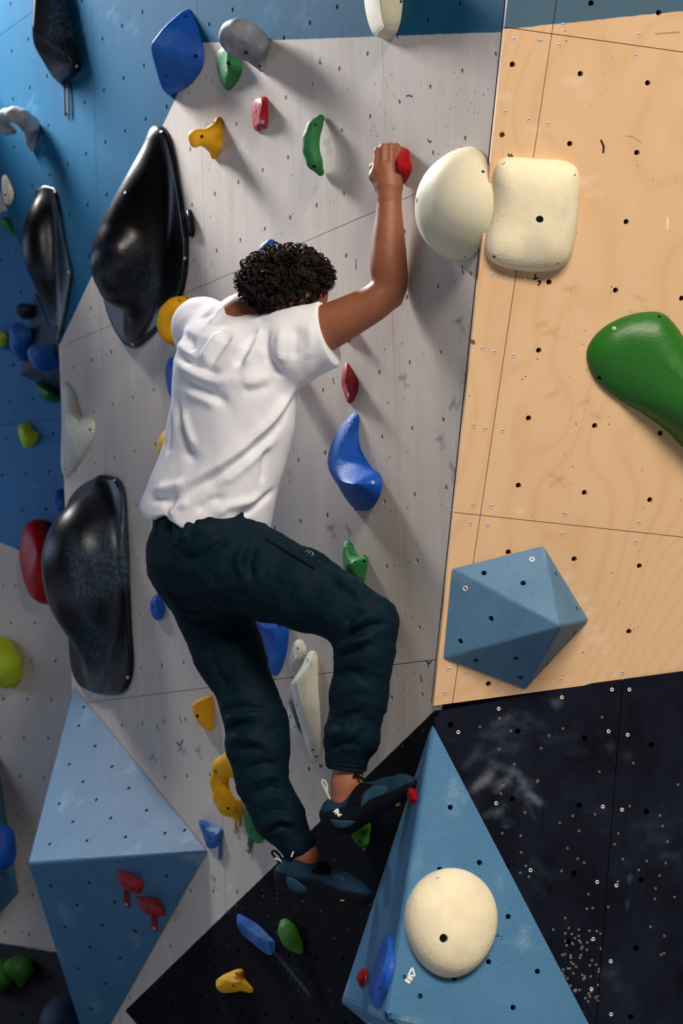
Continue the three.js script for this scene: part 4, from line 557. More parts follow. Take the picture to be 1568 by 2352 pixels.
hold('knob_hold', 'small blue knob peeking out left of the main wall', D, blob(D, [[[152, 1160, .01, .03], [145, 1150, .08, .03], [140, 1140, .1, .022]]], { k: .03, cell: .005 }), M.blueDusty, null, far);
hold('leaf_hold', 'dark green hold beneath the slate wedge volume', D, loft(D, [[88, 880], [132, 895], [140, 915], [120, 926], [102, 915], [90, 898]], [[112, 902, .07]], { a: 1.8, b: 1.5 }), M.green, null, far);
hold('jug_hold', 'blue jug hold left of the slate wedge volume', D, blob(D, [[[62, 775, .01, .035], [50, 770, .06, .026], [40, 760, .08, .02], [40, 790, .06, .02], [50, 815, .03, .022]]], { k: .03, cell: .005 }), M.blueDusty, null, far);
hold('edge_hold', 'blue hold screwed across the slate wedge volume', D, blob(D, [[[120, 820, .12, .04], [95, 815, .16, .035], [78, 810, .18, .022]], [[98, 832, .14, .03]]], { k: .03, cell: .005 }), M.blueDusty, null, far);
hold('knob_hold', 'small dark knob above the blue jug at far left', D, blob(D, [[[58, 715, .01, .028], [52, 712, .05, .024]]], { k: .03, cell: .005 }), M.slate, null, far);
hold('pad_hold', 'sliver of a lime hold at the left edge beside the blue jug', D, blob(D, [[[-6, 780, .02, .03], [0, 780, .05, .028]]], { k: .03, cell: .005 }), M.lime, null, far);
hold('pad_hold', 'round green hold at the lower left edge on the black band', D, blob(D, [[[-5, 2240, .02, .06], [5, 2240, .05, .04]]], { k: .03, cell: .006 }), M.olive, null, far);
hold('jug_hold', 'green mushroom-shaped hold on the black band at lower left', D, blob(D, [[[45, 2215, .03, .03], [30, 2222, .05, .025], [58, 2225, .04, .03]], [[50, 2235, .02, .03], [48, 2255, .01, .018]]], { k: .03, cell: .005 }), M.olive, null, far);
hold('pad_hold', 'blue hold on the volume at the left edge', D, blob(D, [[[0, 1950, .2, .05], [2, 1925, .2, .04], [4, 1970, .2, .04]]], { k: .03, cell: .006 }), M.blue, null, far);
hold('dome_hold', 'dark grey rounded hold at the bottom beside the kite volume', D, blob(D, [[[165, 2350, .02, .1]], [[160, 2360, .06, .1]]], { k: .03, cell: .007 }), M.slate, null, far);
// ------------------------------------------------------------------ the climber
const person = new THREE.Group(); person.name = 'person'; scene.add(person);
tag(person, 'climber seen from behind in white t-shirt and dark trousers, reaching up with the right arm', 'person');
const PB = at(700, 1960, 7.45); person.position.copy(PB);
const J = (x, y, z) => at(x, y, z).sub(PB);     // joints, relative to the lower ankle
const shL = J(462, 752, 7.66), shR = J(672, 788, 7.37), sideV = shR.clone().sub(shL).normalize();
const spine = [[566, 740, 7.49, .15, .085], [556, 790, 7.48, .18, .112], [541, 860, 7.48, .185, .13], [534, 950, 7.49, .176, .13], [514, 1050, 7.51, .172, .13], [484, 1140, 7.53, .176, .138], [468, 1200, 7.545, .178, .145], [462, 1240, 7.55, .175, .145]].map(([x, y, z, a, b]) => ({ p: J(x, y, z), a, b }));
const axisV = spine[0].p.clone().sub(spine[6].p).normalize(), sdV = sideV.clone().addScaledVector(axisV, -sideV.dot(axisV)).normalize(), bkV = V3().crossVectors(sdV, axisV).normalize();
spine.forEach(s => s.h = s.p.clone().sub(spine[7].p).dot(axisV));
function torsoD(x, y, z, grow) {
  const o = spine[7].p, h = (x - o.x) * axisV.x + (y - o.y) * axisV.y + (z - o.z) * axisV.z;
  let i = 6; while (i > 0 && h > spine[i].h) i--;
  const A0 = spine[i + 1], B0 = spine[i], t0 = clamp((h - A0.h) / (B0.h - A0.h), 0, 1), t = t0;
  const cx = lerp(A0.p.x, B0.p.x, t), cy = lerp(A0.p.y, B0.p.y, t), cz = lerp(A0.p.z, B0.p.z, t), a = lerp(A0.a, B0.a, t) + grow, b = lerp(A0.b, B0.b, t) + grow;
  const qx = x - cx, qy = y - cy, qz = z - cz, u = qx * sdV.x + qy * sdV.y + qz * sdV.z, w = qx * bkV.x + qy * bkV.y + qz * bkV.z;
  const e = Math.pow(Math.pow(Math.abs(u / a), 2.3) + Math.pow(Math.abs(w / b), 2.3), 1 / 2.3), d = (e - 1) * Math.min(a, b) * 0.95;
  const cap = Math.max(h - spine[0].h - grow, -h - grow);
  return smax(d, cap, 0.06);
}
const elR = J(889, 676, 7.30), wrR = J(893, 452, 7.315), elL = J(500, 885, 7.74), wrL = J(615, 845, 7.88);
const neck0 = J(556, 742, 7.5), headC = J(664, 672, 7.43);
const chain = (pts) => { const q = pts.map(([x, y, z, r]) => ({ p: J(x, y, z), r })), f = []; for (let i = 0; i + 1 < q.length; i++) f.push(cone(q[i].p, q[i + 1].p, q[i].r, q[i + 1].r)); return { f, q }; };
const limb = pts => { const c = new THREE.CatmullRomCurve3(pts.map(p => J(p[0], p[1], p[2]))), r = new THREE.CatmullRomCurve3(pts.map((p, i) => V3(i, p[3], 0))), n = (pts.length - 1) * 5, f = []; const at2 = t => ({ p: c.getPoint(t), r: r.getPoint(t).y }); for (let i = 0; i < n; i++) { const a = at2(i / n), b = at2((i + 1) / n); f.push(cone(a.p, b.p, a.r, b.r)); } return f; };
const uni = (fs, k) => (x, y, z) => { let d = 1; for (const f of fs) d = smin(d, f(x, y, z), k); return d; };
function bounds(pts, m) { const lo = [9, 9, 9], hi = [-9, -9, -9]; for (const p of pts) [p.x, p.y, p.z].forEach((v, i) => { lo[i] = Math.min(lo[i], v - m); hi[i] = Math.max(hi[i], v + m); }); return [lo, hi]; }
const mSkin = (() => { const T = new Tex(256, 256, 0, 1, 0, 1).fill((u, v, c) => { const m = fbm(u * 8, v * 8, 4) - 0.5, f = vn(u * 120, v * 120) - 0.5; c[0] = 150 + 18 * m + 8 * f; c[1] = 92 + 16 * m + 7 * f; c[2] = 64 + 13 * m + 6 * f; }); return new THREE.MeshPhysicalMaterial({ map: T.tex(), roughness: 0.5, bumpMap: gritBump, bumpScale: 0.0003 }); })();
const cloth = (rgb, rough, sheen, vary, b) => { const T = new Tex(256, 256, 0, 1, 0, 1).fill((u, v, c) => { const m = fbm(u * 7, v * 7, 4) - 0.5, f = vn(u * 128, v * 128) - 0.5; for (let i = 0; i < 3; i++) c[i] = rgb[i] + vary * m + vary * 0.5 * f; }); return new THREE.MeshPhysicalMaterial({ map: T.tex(), roughness: rough, specularIntensity: 0.2, sheen, sheenRoughness: 0.6, bumpMap: gritBump, bumpScale: b }); };
const mShirt = cloth([234, 237, 244], 0.85, 0, 4, 0.00025), mTrouser = cloth([5, 29, 41], 0.7, 0, 6, 0.0003), mHair = new THREE.MeshPhysicalMaterial({ color: 0x120c0a, roughness: 0.5, specularIntensity: 0.45 }), mHair2 = new THREE.MeshPhysicalMaterial({ color: 0x2c1a11, roughness: 0.5, specularIntensity: 0.5 }), mHair0 = new THREE.MeshStandardMaterial({ color: 0x070504, roughness: 0.95 });
const mShoe = cloth([22, 50, 70], 0.65, 0.2, 14, 0.0004), mRubber = cloth([12, 17, 27], 0.55, 0, 10, 0.0004), mStrap = cloth([7, 8, 12], 0.7, 0, 3, 0.0003), mPatch = cloth([38, 70, 88], 0.6, 0.1, 16, 0.0004), mPrint = new THREE.MeshStandardMaterial({ color: 0xd5dde0, roughness: 0.6 }), mMark = new THREE.MeshStandardMaterial({ color: 0xc29a18, roughness: 0.5 });

// body: one skin, head to ankles
{
  const armR = limb([[672, 788, 7.37, .06], [740, 757, 7.345, .058], [810, 722, 7.315, .05], [866, 690, 7.30, .044], [893, 660, 7.30, .043], [892, 610, 7.30, .0455], [892, 550, 7.305, .04], [893, 495, 7.31, .0325], [893, 452, 7.315, .0285]]); armR.push(cone(J(896, 688, 7.305), J(904, 686, 7.305), 0.028, 0.024));
  const armL = [cone(shL, elL, 0.055, 0.042), cone(elL, wrL, 0.043, 0.028), cone(wrL, J(640, 835, 7.92), 0.03, 0.034)];
  const legs = [...chain([[505, 1290, 7.47, .09], [690, 1355, 7.36, .075], [850, 1432, 7.26, .055], [832, 1540, 7.27, .052], [803, 1740, 7.28, .04], [796, 1800, 7.275, .036], [790, 1855, 7.275, .034]]).f, ...chain([[430, 1290, 7.6, .09], [525, 1500, 7.56, .068], [582, 1640, 7.51, .056], [600, 1780, 7.48, .048], [672, 1930, 7.45, .036], [700, 1968, 7.445, .033], [705, 2000, 7.44, .034]]).f];
  const fw = V3().crossVectors(axisV, sdV).normalize();   // towards the wall
  const up2 = headC.clone().sub(neck0).normalize();
  const face = fw.clone().multiplyScalar(0.8).addScaledVector(axisV, -0.55); face.addScaledVector(up2, -face.dot(up2)).normalize(); const lat = V3().crossVectors(up2, face).normalize();
  const hp = (f, u, s) => headC.clone().addScaledVector(face, f).addScaledVector(up2, u).addScaledVector(lat, s);
  const head = [cone(hp(-0.02, 0.02, 0), hp(0.015, 0.015, 0), 0.082, 0.078), cone(hp(0.03, -0.03, 0), hp(0.045, -0.085, 0), 0.06, 0.04), cone(hp(0.09, -0.01, 0), hp(0.108, -0.045, 0), 0.009, 0.014), cone(hp(0.078, -0.075, -0.02), hp(0.078, -0.075, 0.02), 0.009, 0.009), cone(hp(-0.01, -0.005, 0.08), hp(-0.005, -0.045, 0.078), 0.014, 0.009), cone(hp(-0.01, -0.005, -0.08), hp(-0.005, -0.045, -0.078), 0.014, 0.009)];
  const eyes = [1, -1].map(s => cone(hp(0.09, 0.0, 0.032 * s), hp(0.09, 0.0, 0.033 * s), 0.012, 0.012));
  const neck = [cone(neck0, J(620, 690, 7.46), 0.058, 0.056), cone(shL, neck0, .05, .06), cone(shR, neck0, .05, .06)];
  const body = (x, y, z) => { let d = torsoD(x, y, z, -0.022); let ar = 1; for (const f of armR) ar = smin(ar, f(x, y, z), 0.004); d = smin(d, ar, 0.03); for (const f of armL) d = smin(d, f(x, y, z), 0.02); let lg = 1; for (const f of legs) lg = smin(lg, f(x, y, z), 0.015); d = smin(d, lg, 0.03); for (const f of neck) d = smin(d, f(x, y, z), 0.04); let hd = 1; for (const f of head) hd = smin(hd, f(x, y, z), 0.02); for (const f of eyes) hd = smax(hd, -f(x, y, z), 0.01); return smin(d, hd, 0.03); };
  const [lo, hi] = bounds([shL, shR, elR, wrR, elL, wrL, headC, J(850, 1432, 7.26), J(582, 1640, 7.5), J(430, 1290, 7.6), J(790, 1855, 7.27), J(705, 2000, 7.44), J(640, 835, 7.92)], 0.15);
  const g1 = netMesh(body, lo, hi, 0.0065);
  // right hand, gripping the red hold: palm, four fingers of different lengths and the thumb
  const hz = 7.315, F = [];
  const palm = [cone(wrR, J(893, 430, hz), 0.029, 0.028), cone(J(880, 425, hz), J(868, 392, hz + .005), 0.02, 0.014), cone(J(893, 425, hz - .004), J(881, 382, hz - .004), 0.021, 0.0145), cone(J(900, 425, hz - .004), J(897, 380, hz - .004), 0.021, 0.0145), cone(J(905, 428, hz + .004), J(912, 386, hz + .004), 0.019, 0.0135)];
  const finger = (pts) => { for (let i = 0; i + 1 < pts.length; i++) F.push([cone(J(...pts[i].slice(0, 3)), J(...pts[i + 1].slice(0, 3)), pts[i][3], pts[i + 1][3])]); };
  const fg = [[[866, 388, hz, .0118], [868, 347, hz + .01, .0102], [884, 345, hz + .045, .009], [896, 360, hz + .052, .0082]], [[880, 378, hz - .004, .0122], [881, 339, hz + .004, .0106], [896, 336, hz + .045, .0092], [908, 350, hz + .052, .0084]], [[897, 377, hz - .004, .012], [897, 338, hz + .004, .0104], [910, 337, hz + .038, .009], [917, 350, hz + .045, .0082]], [[912, 384, hz + .004, .0112], [914, 344, hz + .006, .0096], [922, 345, hz + .03, .0085], [924, 356, hz + .036, .008]]].map(pts => uni(pts.slice(0, -1).map((p, i) => cone(J(...p.slice(0, 3)), J(...pts[i + 1].slice(0, 3)), p[3], pts[i + 1][3])), 0.004));
  const thumb = uni([cone(J(876, 432, hz + .008), J(859, 405, hz + .012), 0.017, 0.0125), cone(J(859, 405, hz + .012), J(858, 384, hz + .022), 0.0125, 0.011), cone(J(858, 384, hz + .022), J(874, 368, hz + .055), 0.011, 0.009)], 0.006);
  const hand = (x, y, z) => { let d = uni(palm, 0.018)(x, y, z); d = smin(d, cone(J(893, 490, 7.31), wrR, 0.0322, 0.0285)(x, y, z), 0.02); for (const f of fg) d = smin(d, f(x, y, z), 0.0045); return smin(d, thumb(x, y, z), 0.008); };
  const palmU = uni(palm, 0.014), wristF = cone(J(893, 490, 7.31), wrR, 0.0322, 0.0285);
  const handF = (x, y, z) => { let d = smin(palmU(x, y, z), wristF(x, y, z), 0.012); for (const f of fg) d = smin(d, f(x, y, z), 0.0045); return smin(d, thumb(x, y, z), 0.008); };
  const [l2, h2] = bounds([J(849, 330, hz), J(930, 470, hz), J(893, 535, hz), J(910, 350, hz + .08)], 0.045);
  const g2 = netMesh(handF, l2, h2, 0.0024);
  // the hidden left hand, flat on the wall
  const lh = [cone(wrL, J(640, 835, 7.925), 0.026, 0.03), ...[[660, 815, 7.915], [667, 826, 7.91], [668, 840, 7.908], [664, 852, 7.91]].map(p => cone(J(645, 833, 7.925), J(...p), 0.012, 0.008)), cone(J(628, 838, 7.905), J(640, 812, 7.925), 0.013, 0.009)];
  const [l3, h3] = bounds([wrL, J(668, 835, 7.91)], 0.06);
  const g3 = netMesh(uni(lh, 0.006), l3, h3, 0.003);
  part('body', uvPlanar(mergeGeometries([g1, g2, g3]), 0.2), mSkin, person);
  // hair: a dark mass under a coat of curls
  const hairC = J(655, 648, 7.425), hx = V3(1, 0.1, 0).normalize(), hz2 = V3(0, 0, 1), hy = V3().crossVectors(hz2, hx).normalize(), mass = (x, y, z) => { const dx = x - hairC.x, dy = y - hairC.y, dz = z - hairC.z, f = dx * face.x + dy * face.y + dz * face.z, u = dx * up2.x + dy * up2.y + dz * up2.z; let d = (Math.hypot((dx * hx.x + dy * hx.y) / 0.113, (dx * hy.x + dy * hy.y) / 0.083, dz / 0.105) - 1) * 0.09; d += (vn3(x * 40, y * 40, z * 40) - 0.5) * 0.02; return smax(d, f - 0.06 + Math.max(0, -u) * 1.2, 0.02); };
  const [l4, h4] = bounds([hairC], 0.15);
  const hm = part('hair', netMesh(mass, l4, h4, 0.005), mHair0, person);
  const curls = [[], []];
  for (let i = 0; i < 1150; i++) {
    let a, b, c, r, n; do { a = rr(-1, 1); b = rr(-1, 1); c = rr(-1, 1); r = Math.hypot(a, b, c); n = V3().addScaledVector(hx, a / r / 0.113).addScaledVector(hy, b / r / 0.083).addScaledVector(hz2, c / r / 0.105).normalize(); } while (r > 1 || r < 0.1 || n.dot(face) > 0.75 || c / r < -0.75); a /= r; b /= r; c /= r;
    const p0 = hairC.clone().addScaledVector(hx, a * 0.106).addScaledVector(hy, b * 0.076).addScaledVector(hz2, c * 0.098);
    const t1 = V3(rr(-1, 1), rr(-1.4, 0.3), rr(-1, 1)); t1.addScaledVector(n, -t1.dot(n)).normalize(); const t2 = V3().crossVectors(n, t1);
    const L = rr(0.025, 0.06), R0 = rr(0.006, 0.0125), turns = L / rr(0.026, 0.045), ph = rr(0, 6.28), lift = rr(0.0, 0.016), sgn = rnd() < 0.5 ? 1 : -1, strands = 3, off = rr(0.0016, 0.0026);
    for (let s = 0; s < strands; s++) { const pts = []; for (let k = 0; k <= 12; k++) { const t = k / 12, w = ph + sgn * turns * 6.28 * t, R = R0 * (0.6 + 0.6 * t) + (s - 1) * off; pts.push(p0.clone().addScaledVector(t1, (t - 0.35) * L + (s - 1) * off * 0.8).addScaledVector(n, lift * Math.sin(t * 2.6) + R * Math.cos(w) + 0.003 - 1.4 * (t - 0.35) ** 2 * L).addScaledVector(t2, R * Math.sin(w))); }
      curls[rnd() < 0.75 ? 0 : 1].push(new THREE.TubeGeometry(new THREE.CatmullRomCurve3(pts), 18, rr(0.0008, 0.0014), 4)); }
  }
  part('curls', mergeGeometries(curls[0]), mHair, hm); part('curls', mergeGeometries(curls[1]), mHair2, hm);
}
// cloth with folds: the lines of each fold lie on the garment's surface
function folds(geo, lists, noiseF) {
  const m = new THREE.Mesh(geo); m.position.copy(PB); m.updateMatrixWorld(true); m.material.side = THREE.DoubleSide;
  const P = geo.attributes.position, Nn = geo.attributes.normal, L3 = [];
  for (const [amp, wid, pts] of lists) { const q = []; for (let i = 0; i + 1 < pts.length; i++) for (let k = 0; k < 4; k++) { const t = k / 4, x = lerp(pts[i][0], pts[i + 1][0], t), y = lerp(pts[i][1], pts[i + 1][1], t); ray.set(camera.position, at(x, y, 1).sub(camera.position).normalize()); const h = ray.intersectObject(m, false)[0]; if (h) q.push(h.point.sub(PB)); } if (q.length > 1) L3.push([amp, wid, q]); }
  const out = new Float32Array(P.count * 3);
  for (let i = 0; i < P.count; i++) {
    const x = P.getX(i), y = P.getY(i), z = P.getZ(i); let d = noiseF ? noiseF(x, y, z) : 0;
    for (const [amp, wid, q] of L3) { let best = 1e9, bt = 0; for (let s = 0; s + 1 < q.length; s++) { const a = q[s], b = q[s + 1], dx = b.x - a.x, dy = b.y - a.y, dz = b.z - a.z, l = dx * dx + dy * dy + dz * dz || 1e-9, t = clamp(((x - a.x) * dx + (y - a.y) * dy + (z - a.z) * dz) / l, 0, 1), e = (x - a.x - dx * t) ** 2 + (y - a.y - dy * t) ** 2 + (z - a.z - dz * t) ** 2; if (e < best) { best = e; bt = (s + t) / (q.length - 1); } if (best > 0.03) { s += 1; } } const k = best / (wid * wid); if (k < 6) d += amp * 1.25 * Math.exp(-k) * Math.min(1, 0.15 + 4 * Math.min(bt, 1 - bt)); }
    out[3 * i] = x + Nn.getX(i) * d; out[3 * i + 1] = y + Nn.getY(i) * d; out[3 * i + 2] = z + Nn.getZ(i) * d;
  }
  geo.setAttribute('position', new THREE.BufferAttribute(out, 3)); geo.computeVertexNormals(); return uvPlanar(geo, 0.2);
}
const Z5 = L => zoom(660 / 1568, 320, 520, L), ZQ = L => zoom(640 / 1568, 320, 1150, L);
{
  const slv = J(753, 764, 7.345), slvA = slv.clone().sub(shR).normalize(), lsl = shL.clone().lerp(elL, 0.75), lslA = elL.clone().sub(shL).normalize();
  const slR = uni([cone(shR, J(775, 752, 7.345), 0.084, 0.072), cone(J(690, 820, 7.38), J(765, 780, 7.345), 0.066, 0.06)], 0.03), slL = cone(shL, elL, 0.07, 0.07), prims = [cone(shL, J(540, 745, 7.52), 0.066, 0.06), cone(shR, neck0, 0.066, 0.06)];
  const neckCut = cone(J(570, 738, 7.49), J(632, 672, 7.44), 0.044, 0.075);
  const hemO = spine[6].p, shirt = (x, y, z) => {
    let d = torsoD(x, y, z, 0.004); for (const f of prims) d = smin(d, f(x, y, z), 0.04);
    d = smin(d, smax(slR(x, y, z), (x - slv.x) * slvA.x + (y - slv.y) * slvA.y + (z - slv.z) * slvA.z, 0.005), 0.045);
    d = smin(d, smax(slL(x, y, z), (x - lsl.x) * lslA.x + (y - lsl.y) * lslA.y + (z - lsl.z) * lslA.z, 0.005), 0.045);
    const h = (x - hemO.x) * axisV.x + (y - hemO.y) * axisV.y + (z - hemO.z) * axisV.z, u = (x - hemO.x) * sdV.x + (y - hemO.y) * sdV.y + (z - hemO.z) * sdV.z;
    d = smax(d, -h - 0.004 + 0.010 * Math.sin(u * 38 + 0.6) + u * 0.02, 0.004);
    return smax(d, -neckCut(x, y, z), 0.008);
  };
  const [lo, hi] = bounds([...spine.map(s => s.p), shL, shR, slv, lsl, neck0], 0.22);
  const g = netMesh(shirt, lo, hi, 0.0044);
  const fl = [
    [-0.012, .014, Z5([[200, 700], [290, 750], [370, 790], [470, 815]])], [0.010, .016, Z5([[210, 745], [300, 800], [400, 840], [520, 845]])], [-0.008, .014, Z5([[230, 850], [340, 895], [430, 940], [500, 975]])], [0.007, .014, Z5([[250, 900], [350, 940], [450, 985]])],
    [0.012, .017, Z5([[860, 850], [800, 955], [700, 1090], [560, 1220], [420, 1320], [280, 1400], [150, 1470]])], [-0.011, .014, Z5([[850, 920], [760, 1075], [620, 1215], [470, 1335], [330, 1405], [220, 1460]])], [0.007, .015, Z5([[760, 1150], [640, 1250], [500, 1360], [380, 1420]])],
    [0.011, .013, Z5([[670, 560], [645, 640], [600, 720], [555, 800]])], [-0.010, .012, Z5([[640, 560], [600, 640], [550, 730], [530, 790]])], [-0.009, .011, Z5([[700, 560], [680, 640], [700, 720], [760, 800], [800, 850]])], [0.007, .013, Z5([[770, 560], [760, 680], [790, 780]])], [-0.006, .012, Z5([[860, 540], [850, 650], [850, 760]])], [0.005, .012, Z5([[930, 520], [930, 650], [910, 760]])],
    [0.009, .014, Z5([[330, 740], [400, 640], [470, 560]])], [-0.008, .012, Z5([[370, 760], [450, 650], [520, 570]])], [-0.008, .012, Z5([[240, 580], [290, 640], [300, 700]])], [0.007, .012, Z5([[215, 640], [255, 690], [330, 730]])], [-0.006, .012, Z5([[420, 420], [380, 480], [310, 520]])], [0.006, .012, Z5([[460, 440], [430, 500], [350, 560]])],
    [-0.009, .015, Z5([[200, 930], [220, 1080], [260, 1220], [320, 1310]])], [0.007, .014, Z5([[240, 1000], [270, 1130], [320, 1240]])], [-0.007, .013, Z5([[170, 1000], [165, 1150], [150, 1280]])],
    [-0.010, .012, Z5([[60, 1480], [160, 1490], [230, 1440]])], [0.010, .014, Z5([[90, 1440], [180, 1420], [280, 1380]])], [-0.009, .012, Z5([[120, 1600], [150, 1530], [220, 1480]])], [0.009, .013, Z5([[170, 1590], [210, 1530], [300, 1480]])], [-0.007, .012, Z5([[300, 1560], [380, 1500], [500, 1470]])], [0.007, .013, Z5([[400, 1590], [480, 1530], [600, 1500], [700, 1440]])], [-0.008, .011, Z5([[520, 1600], [600, 1550], [690, 1480], [760, 1430]])], [-0.006, .011, Z5([[700, 1200], [680, 1320], [660, 1440]])],
    [0.006, .02, Z5([[560, 870], [650, 840], [740, 800]])], [-0.006, .016, Z5([[560, 900], [640, 890], [760, 850]])]];
  const gm = folds(g, fl, (x, y, z) => (fbm(x * 9 + y * 6 + 20, y * 5 - z * 7 + 3, 3) - 0.5) * 0.012);
  const sm = part('shirt', gm, mShirt, person);
  // stitched band of the sleeve end
}
{
  const R = chain([[490, 1275, 7.49, .118], [600, 1320, 7.42, .108], [700, 1358, 7.35, .094], [790, 1402, 7.29, .076], [846, 1434, 7.26, .068], [838, 1500, 7.262, .069], [824, 1600, 7.27, .065], [808, 1690, 7.275, .062], [798, 1735, 7.278, .052]]);
  const L = chain([[442, 1290, 7.59, .112], [492, 1400, 7.575, .094], [528, 1500, 7.555, .084], [566, 1600, 7.525, .069], [586, 1655, 7.505, .073], [593, 1710, 7.495, .075], [603, 1800, 7.475, .058], [642, 1880, 7.455, .058], [672, 1925, 7.45, .047]]);
  const bum = [cone(J(440, 1262, 7.52), J(442, 1280, 7.52), .115, .118), cone(J(500, 1270, 7.44), J(510, 1290, 7.43), .112, .112)];
  const waist = (x, y, z) => torsoD(x, y, z, -0.014);
  const cuffR = J(795, 1752, 7.28), cuffL = J(688, 1945, 7.447);
  const cuffs = [cone(J(798, 1735, 7.278), cuffR, .049, .049), cone(J(675, 1928, 7.45), cuffL, .043, .042)];
  const aR = J(795, 1762, 7.28).sub(J(803, 1700, 7.277)).normalize(), aL = cuffL.clone().sub(J(650, 1890, 7.455)).normalize(), eR = J(795, 1768, 7.28), eL = J(700, 1958, 7.446);
  const topO = spine[5].p;
  const fn = (x, y, z) => {
    let r = 1, l = 1; for (const f of R.f) r = smin(r, f(x, y, z), 0.035); for (const f of L.f) l = smin(l, f(x, y, z), 0.035);
    r = smin(r, cuffs[0](x, y, z), 0.012); l = smin(l, cuffs[1](x, y, z), 0.012);
    r = Math.max(r, (x - eR.x) * aR.x + (y - eR.y) * aR.y + (z - eR.z) * aR.z); l = Math.max(l, (x - eL.x) * aL.x + (y - eL.y) * aL.y + (z - eL.z) * aL.z);
    let d = smin(r, l, 0.03); for (const f of bum) d = smin(d, f(x, y, z), 0.045);
    let w = waist(x, y, z); w = Math.max(w, (x - topO.x) * axisV.x + (y - topO.y) * axisV.y + (z - topO.z) * axisV.z);
    return smin(d, w, 0.03);
  };
  const [lo, hi] = bounds([...R.q.map(q => q.p), ...L.q.map(q => q.p), ...spine.slice(5).map(s => s.p), cuffR, cuffL], 0.16);
  const g = netMesh(fn, lo, hi, 0.0048);
  const fl = [
    [-0.010, .012, ZQ([[200, 330], [300, 320], [420, 260], [560, 170]])], [0.008, .013, ZQ([[180, 240], [300, 190], [440, 120]])], [0.010, .014, ZQ([[600, 230], [560, 350], [600, 470]])], [-0.010, .012, ZQ([[640, 250], [610, 360], [640, 480]])], [-0.009, .014, ZQ([[300, 520], [450, 580], [620, 610]])],
    [-0.010, .012, ZQ([[150, 500], [220, 570], [330, 560], [430, 590]])], [0.008, .012, ZQ([[180, 600], [280, 640], [380, 630]])], [-0.008, .010, ZQ([[210, 640], [330, 690], [460, 650]])],
    [-0.007, .010, ZQ([[1060, 430], [1160, 520], [1250, 560]])], [0.007, .011, ZQ([[1090, 400], [1190, 490], [1300, 540]])], [-0.006, .009, ZQ([[980, 330], [1080, 400], [1160, 420]])], [-0.009, .010, ZQ([[1130, 790], [1220, 740], [1330, 700], [1430, 690]])], [0.009, .011, ZQ([[1120, 840], [1230, 790], [1350, 750]])], [-0.009, .010, ZQ([[1110, 870], [1200, 850], [1320, 800]])], [-0.007, .010, ZQ([[1160, 700], [1210, 640], [1290, 600]])], [0.007, .011, ZQ([[1180, 730], [1240, 670], [1340, 630]])],
    [-0.007, .011, ZQ([[1090, 1000], [1180, 960], [1300, 990]])], [0.006, .012, ZQ([[1100, 1080], [1230, 1040], [1340, 1080]])], [-0.007, .010, ZQ([[1080, 1250], [1180, 1210], [1290, 1180]])], [0.007, .011, ZQ([[1070, 1330], [1160, 1290], [1280, 1270]])], [-0.008, .009, ZQ([[1060, 1400], [1150, 1360], [1250, 1380]])], [0.006, .009, ZQ([[1130, 1420], [1180, 1320], [1260, 1300]])],
    [-0.009, .010, ZQ([[470, 1190], [560, 1160], [680, 1170], [750, 1160]])], [0.008, .011, ZQ([[480, 1240], [580, 1210], [700, 1200]])], [-0.008, .010, ZQ([[490, 1290], [570, 1260], [680, 1270]])], [0.007, .011, ZQ([[510, 1340], [600, 1330], [720, 1380]])], [-0.007, .010, ZQ([[540, 1400], [640, 1390], [740, 1420]])],
    [-0.007, .014, ZQ([[400, 860], [440, 980], [520, 1080]])], [0.006, .014, ZQ([[540, 760], [560, 900], [560, 1050]])],
    ...[1760, 1790, 1815, 1840, 1865, 1890, 1905].map((y, i) => [i % 2 ? 0.007 : -0.007, .009, [[560 + (y - 1760) * 0.28, y + 10], [605 + (y - 1760) * 0.3, y - 8], [650 + (y - 1760) * 0.28, y + 4]]]),
    ...[0, 1, 2, 3, 4, 5, 6].map(i => [i % 2 ? 0.005 : -0.005, .007, [[362 + i * 14, 1196], [356 + i * 14, 1222], [352 + i * 15, 1250]]])];
  const gm = folds(g, fl, (x, y, z) => (fbm(x * 16 + z * 5 + 3, y * 22 + x * 6, 3) - 0.5) * 0.013 + (fbm(x * 60, y * 60 + z * 40, 2) - 0.5) * 0.0035);
  const tr = part('trousers', gm, mTrouser, person);
  // details on the cloth: zip of the thigh pocket, small print, back pocket seam, cuff ribs
  const tm = new THREE.Mesh(gm); tm.position.copy(PB); tm.updateMatrixWorld(true);
  const on = (x, y, up = 0.001) => { ray.set(camera.position, at(x, y, 1).sub(camera.position).normalize()); const h = ray.intersectObject(tm, false)[0]; return h ? h.point.sub(PB).addScaledVector(h.face.normal, up) : null; };
  const strip = (name, pts, r, mat, seg = 24, up) => { const q = pts.map(p => on(p[0], p[1], up)).filter(Boolean); if (q.length > 1) part(name, new THREE.TubeGeometry(new THREE.CatmullRomCurve3(q), seg, r, 6), mat, tr); };
  const line = (a, b, n) => Array.from({ length: n + 1 }, (_, i) => [lerp(a[0], b[0], i / n), lerp(a[1], b[1], i / n)]);
  strip('pocket_zip', line([610, 1238], [722, 1306], 9), 0.0048, mStrap, 40, -0.001);
  strip('pocket_seam', line([404, 1240], [448, 1216], 4), 0.0011, mPatch); strip('pocket_seam', line([404, 1240], [406, 1252], 2), 0.0011, mPatch);
  const pr = new THREE.MeshStandardMaterial({ color: 0x6f8a92, roughness: 0.7 });
  for (const s of [[[701, 1269], [707, 1264], [711, 1270]], [[707, 1273], [712, 1268]], [[714, 1267], [718, 1272], [714, 1278]], [[718, 1270], [721, 1278]]]) strip('print_mark', s, 0.0011, pr, 8);
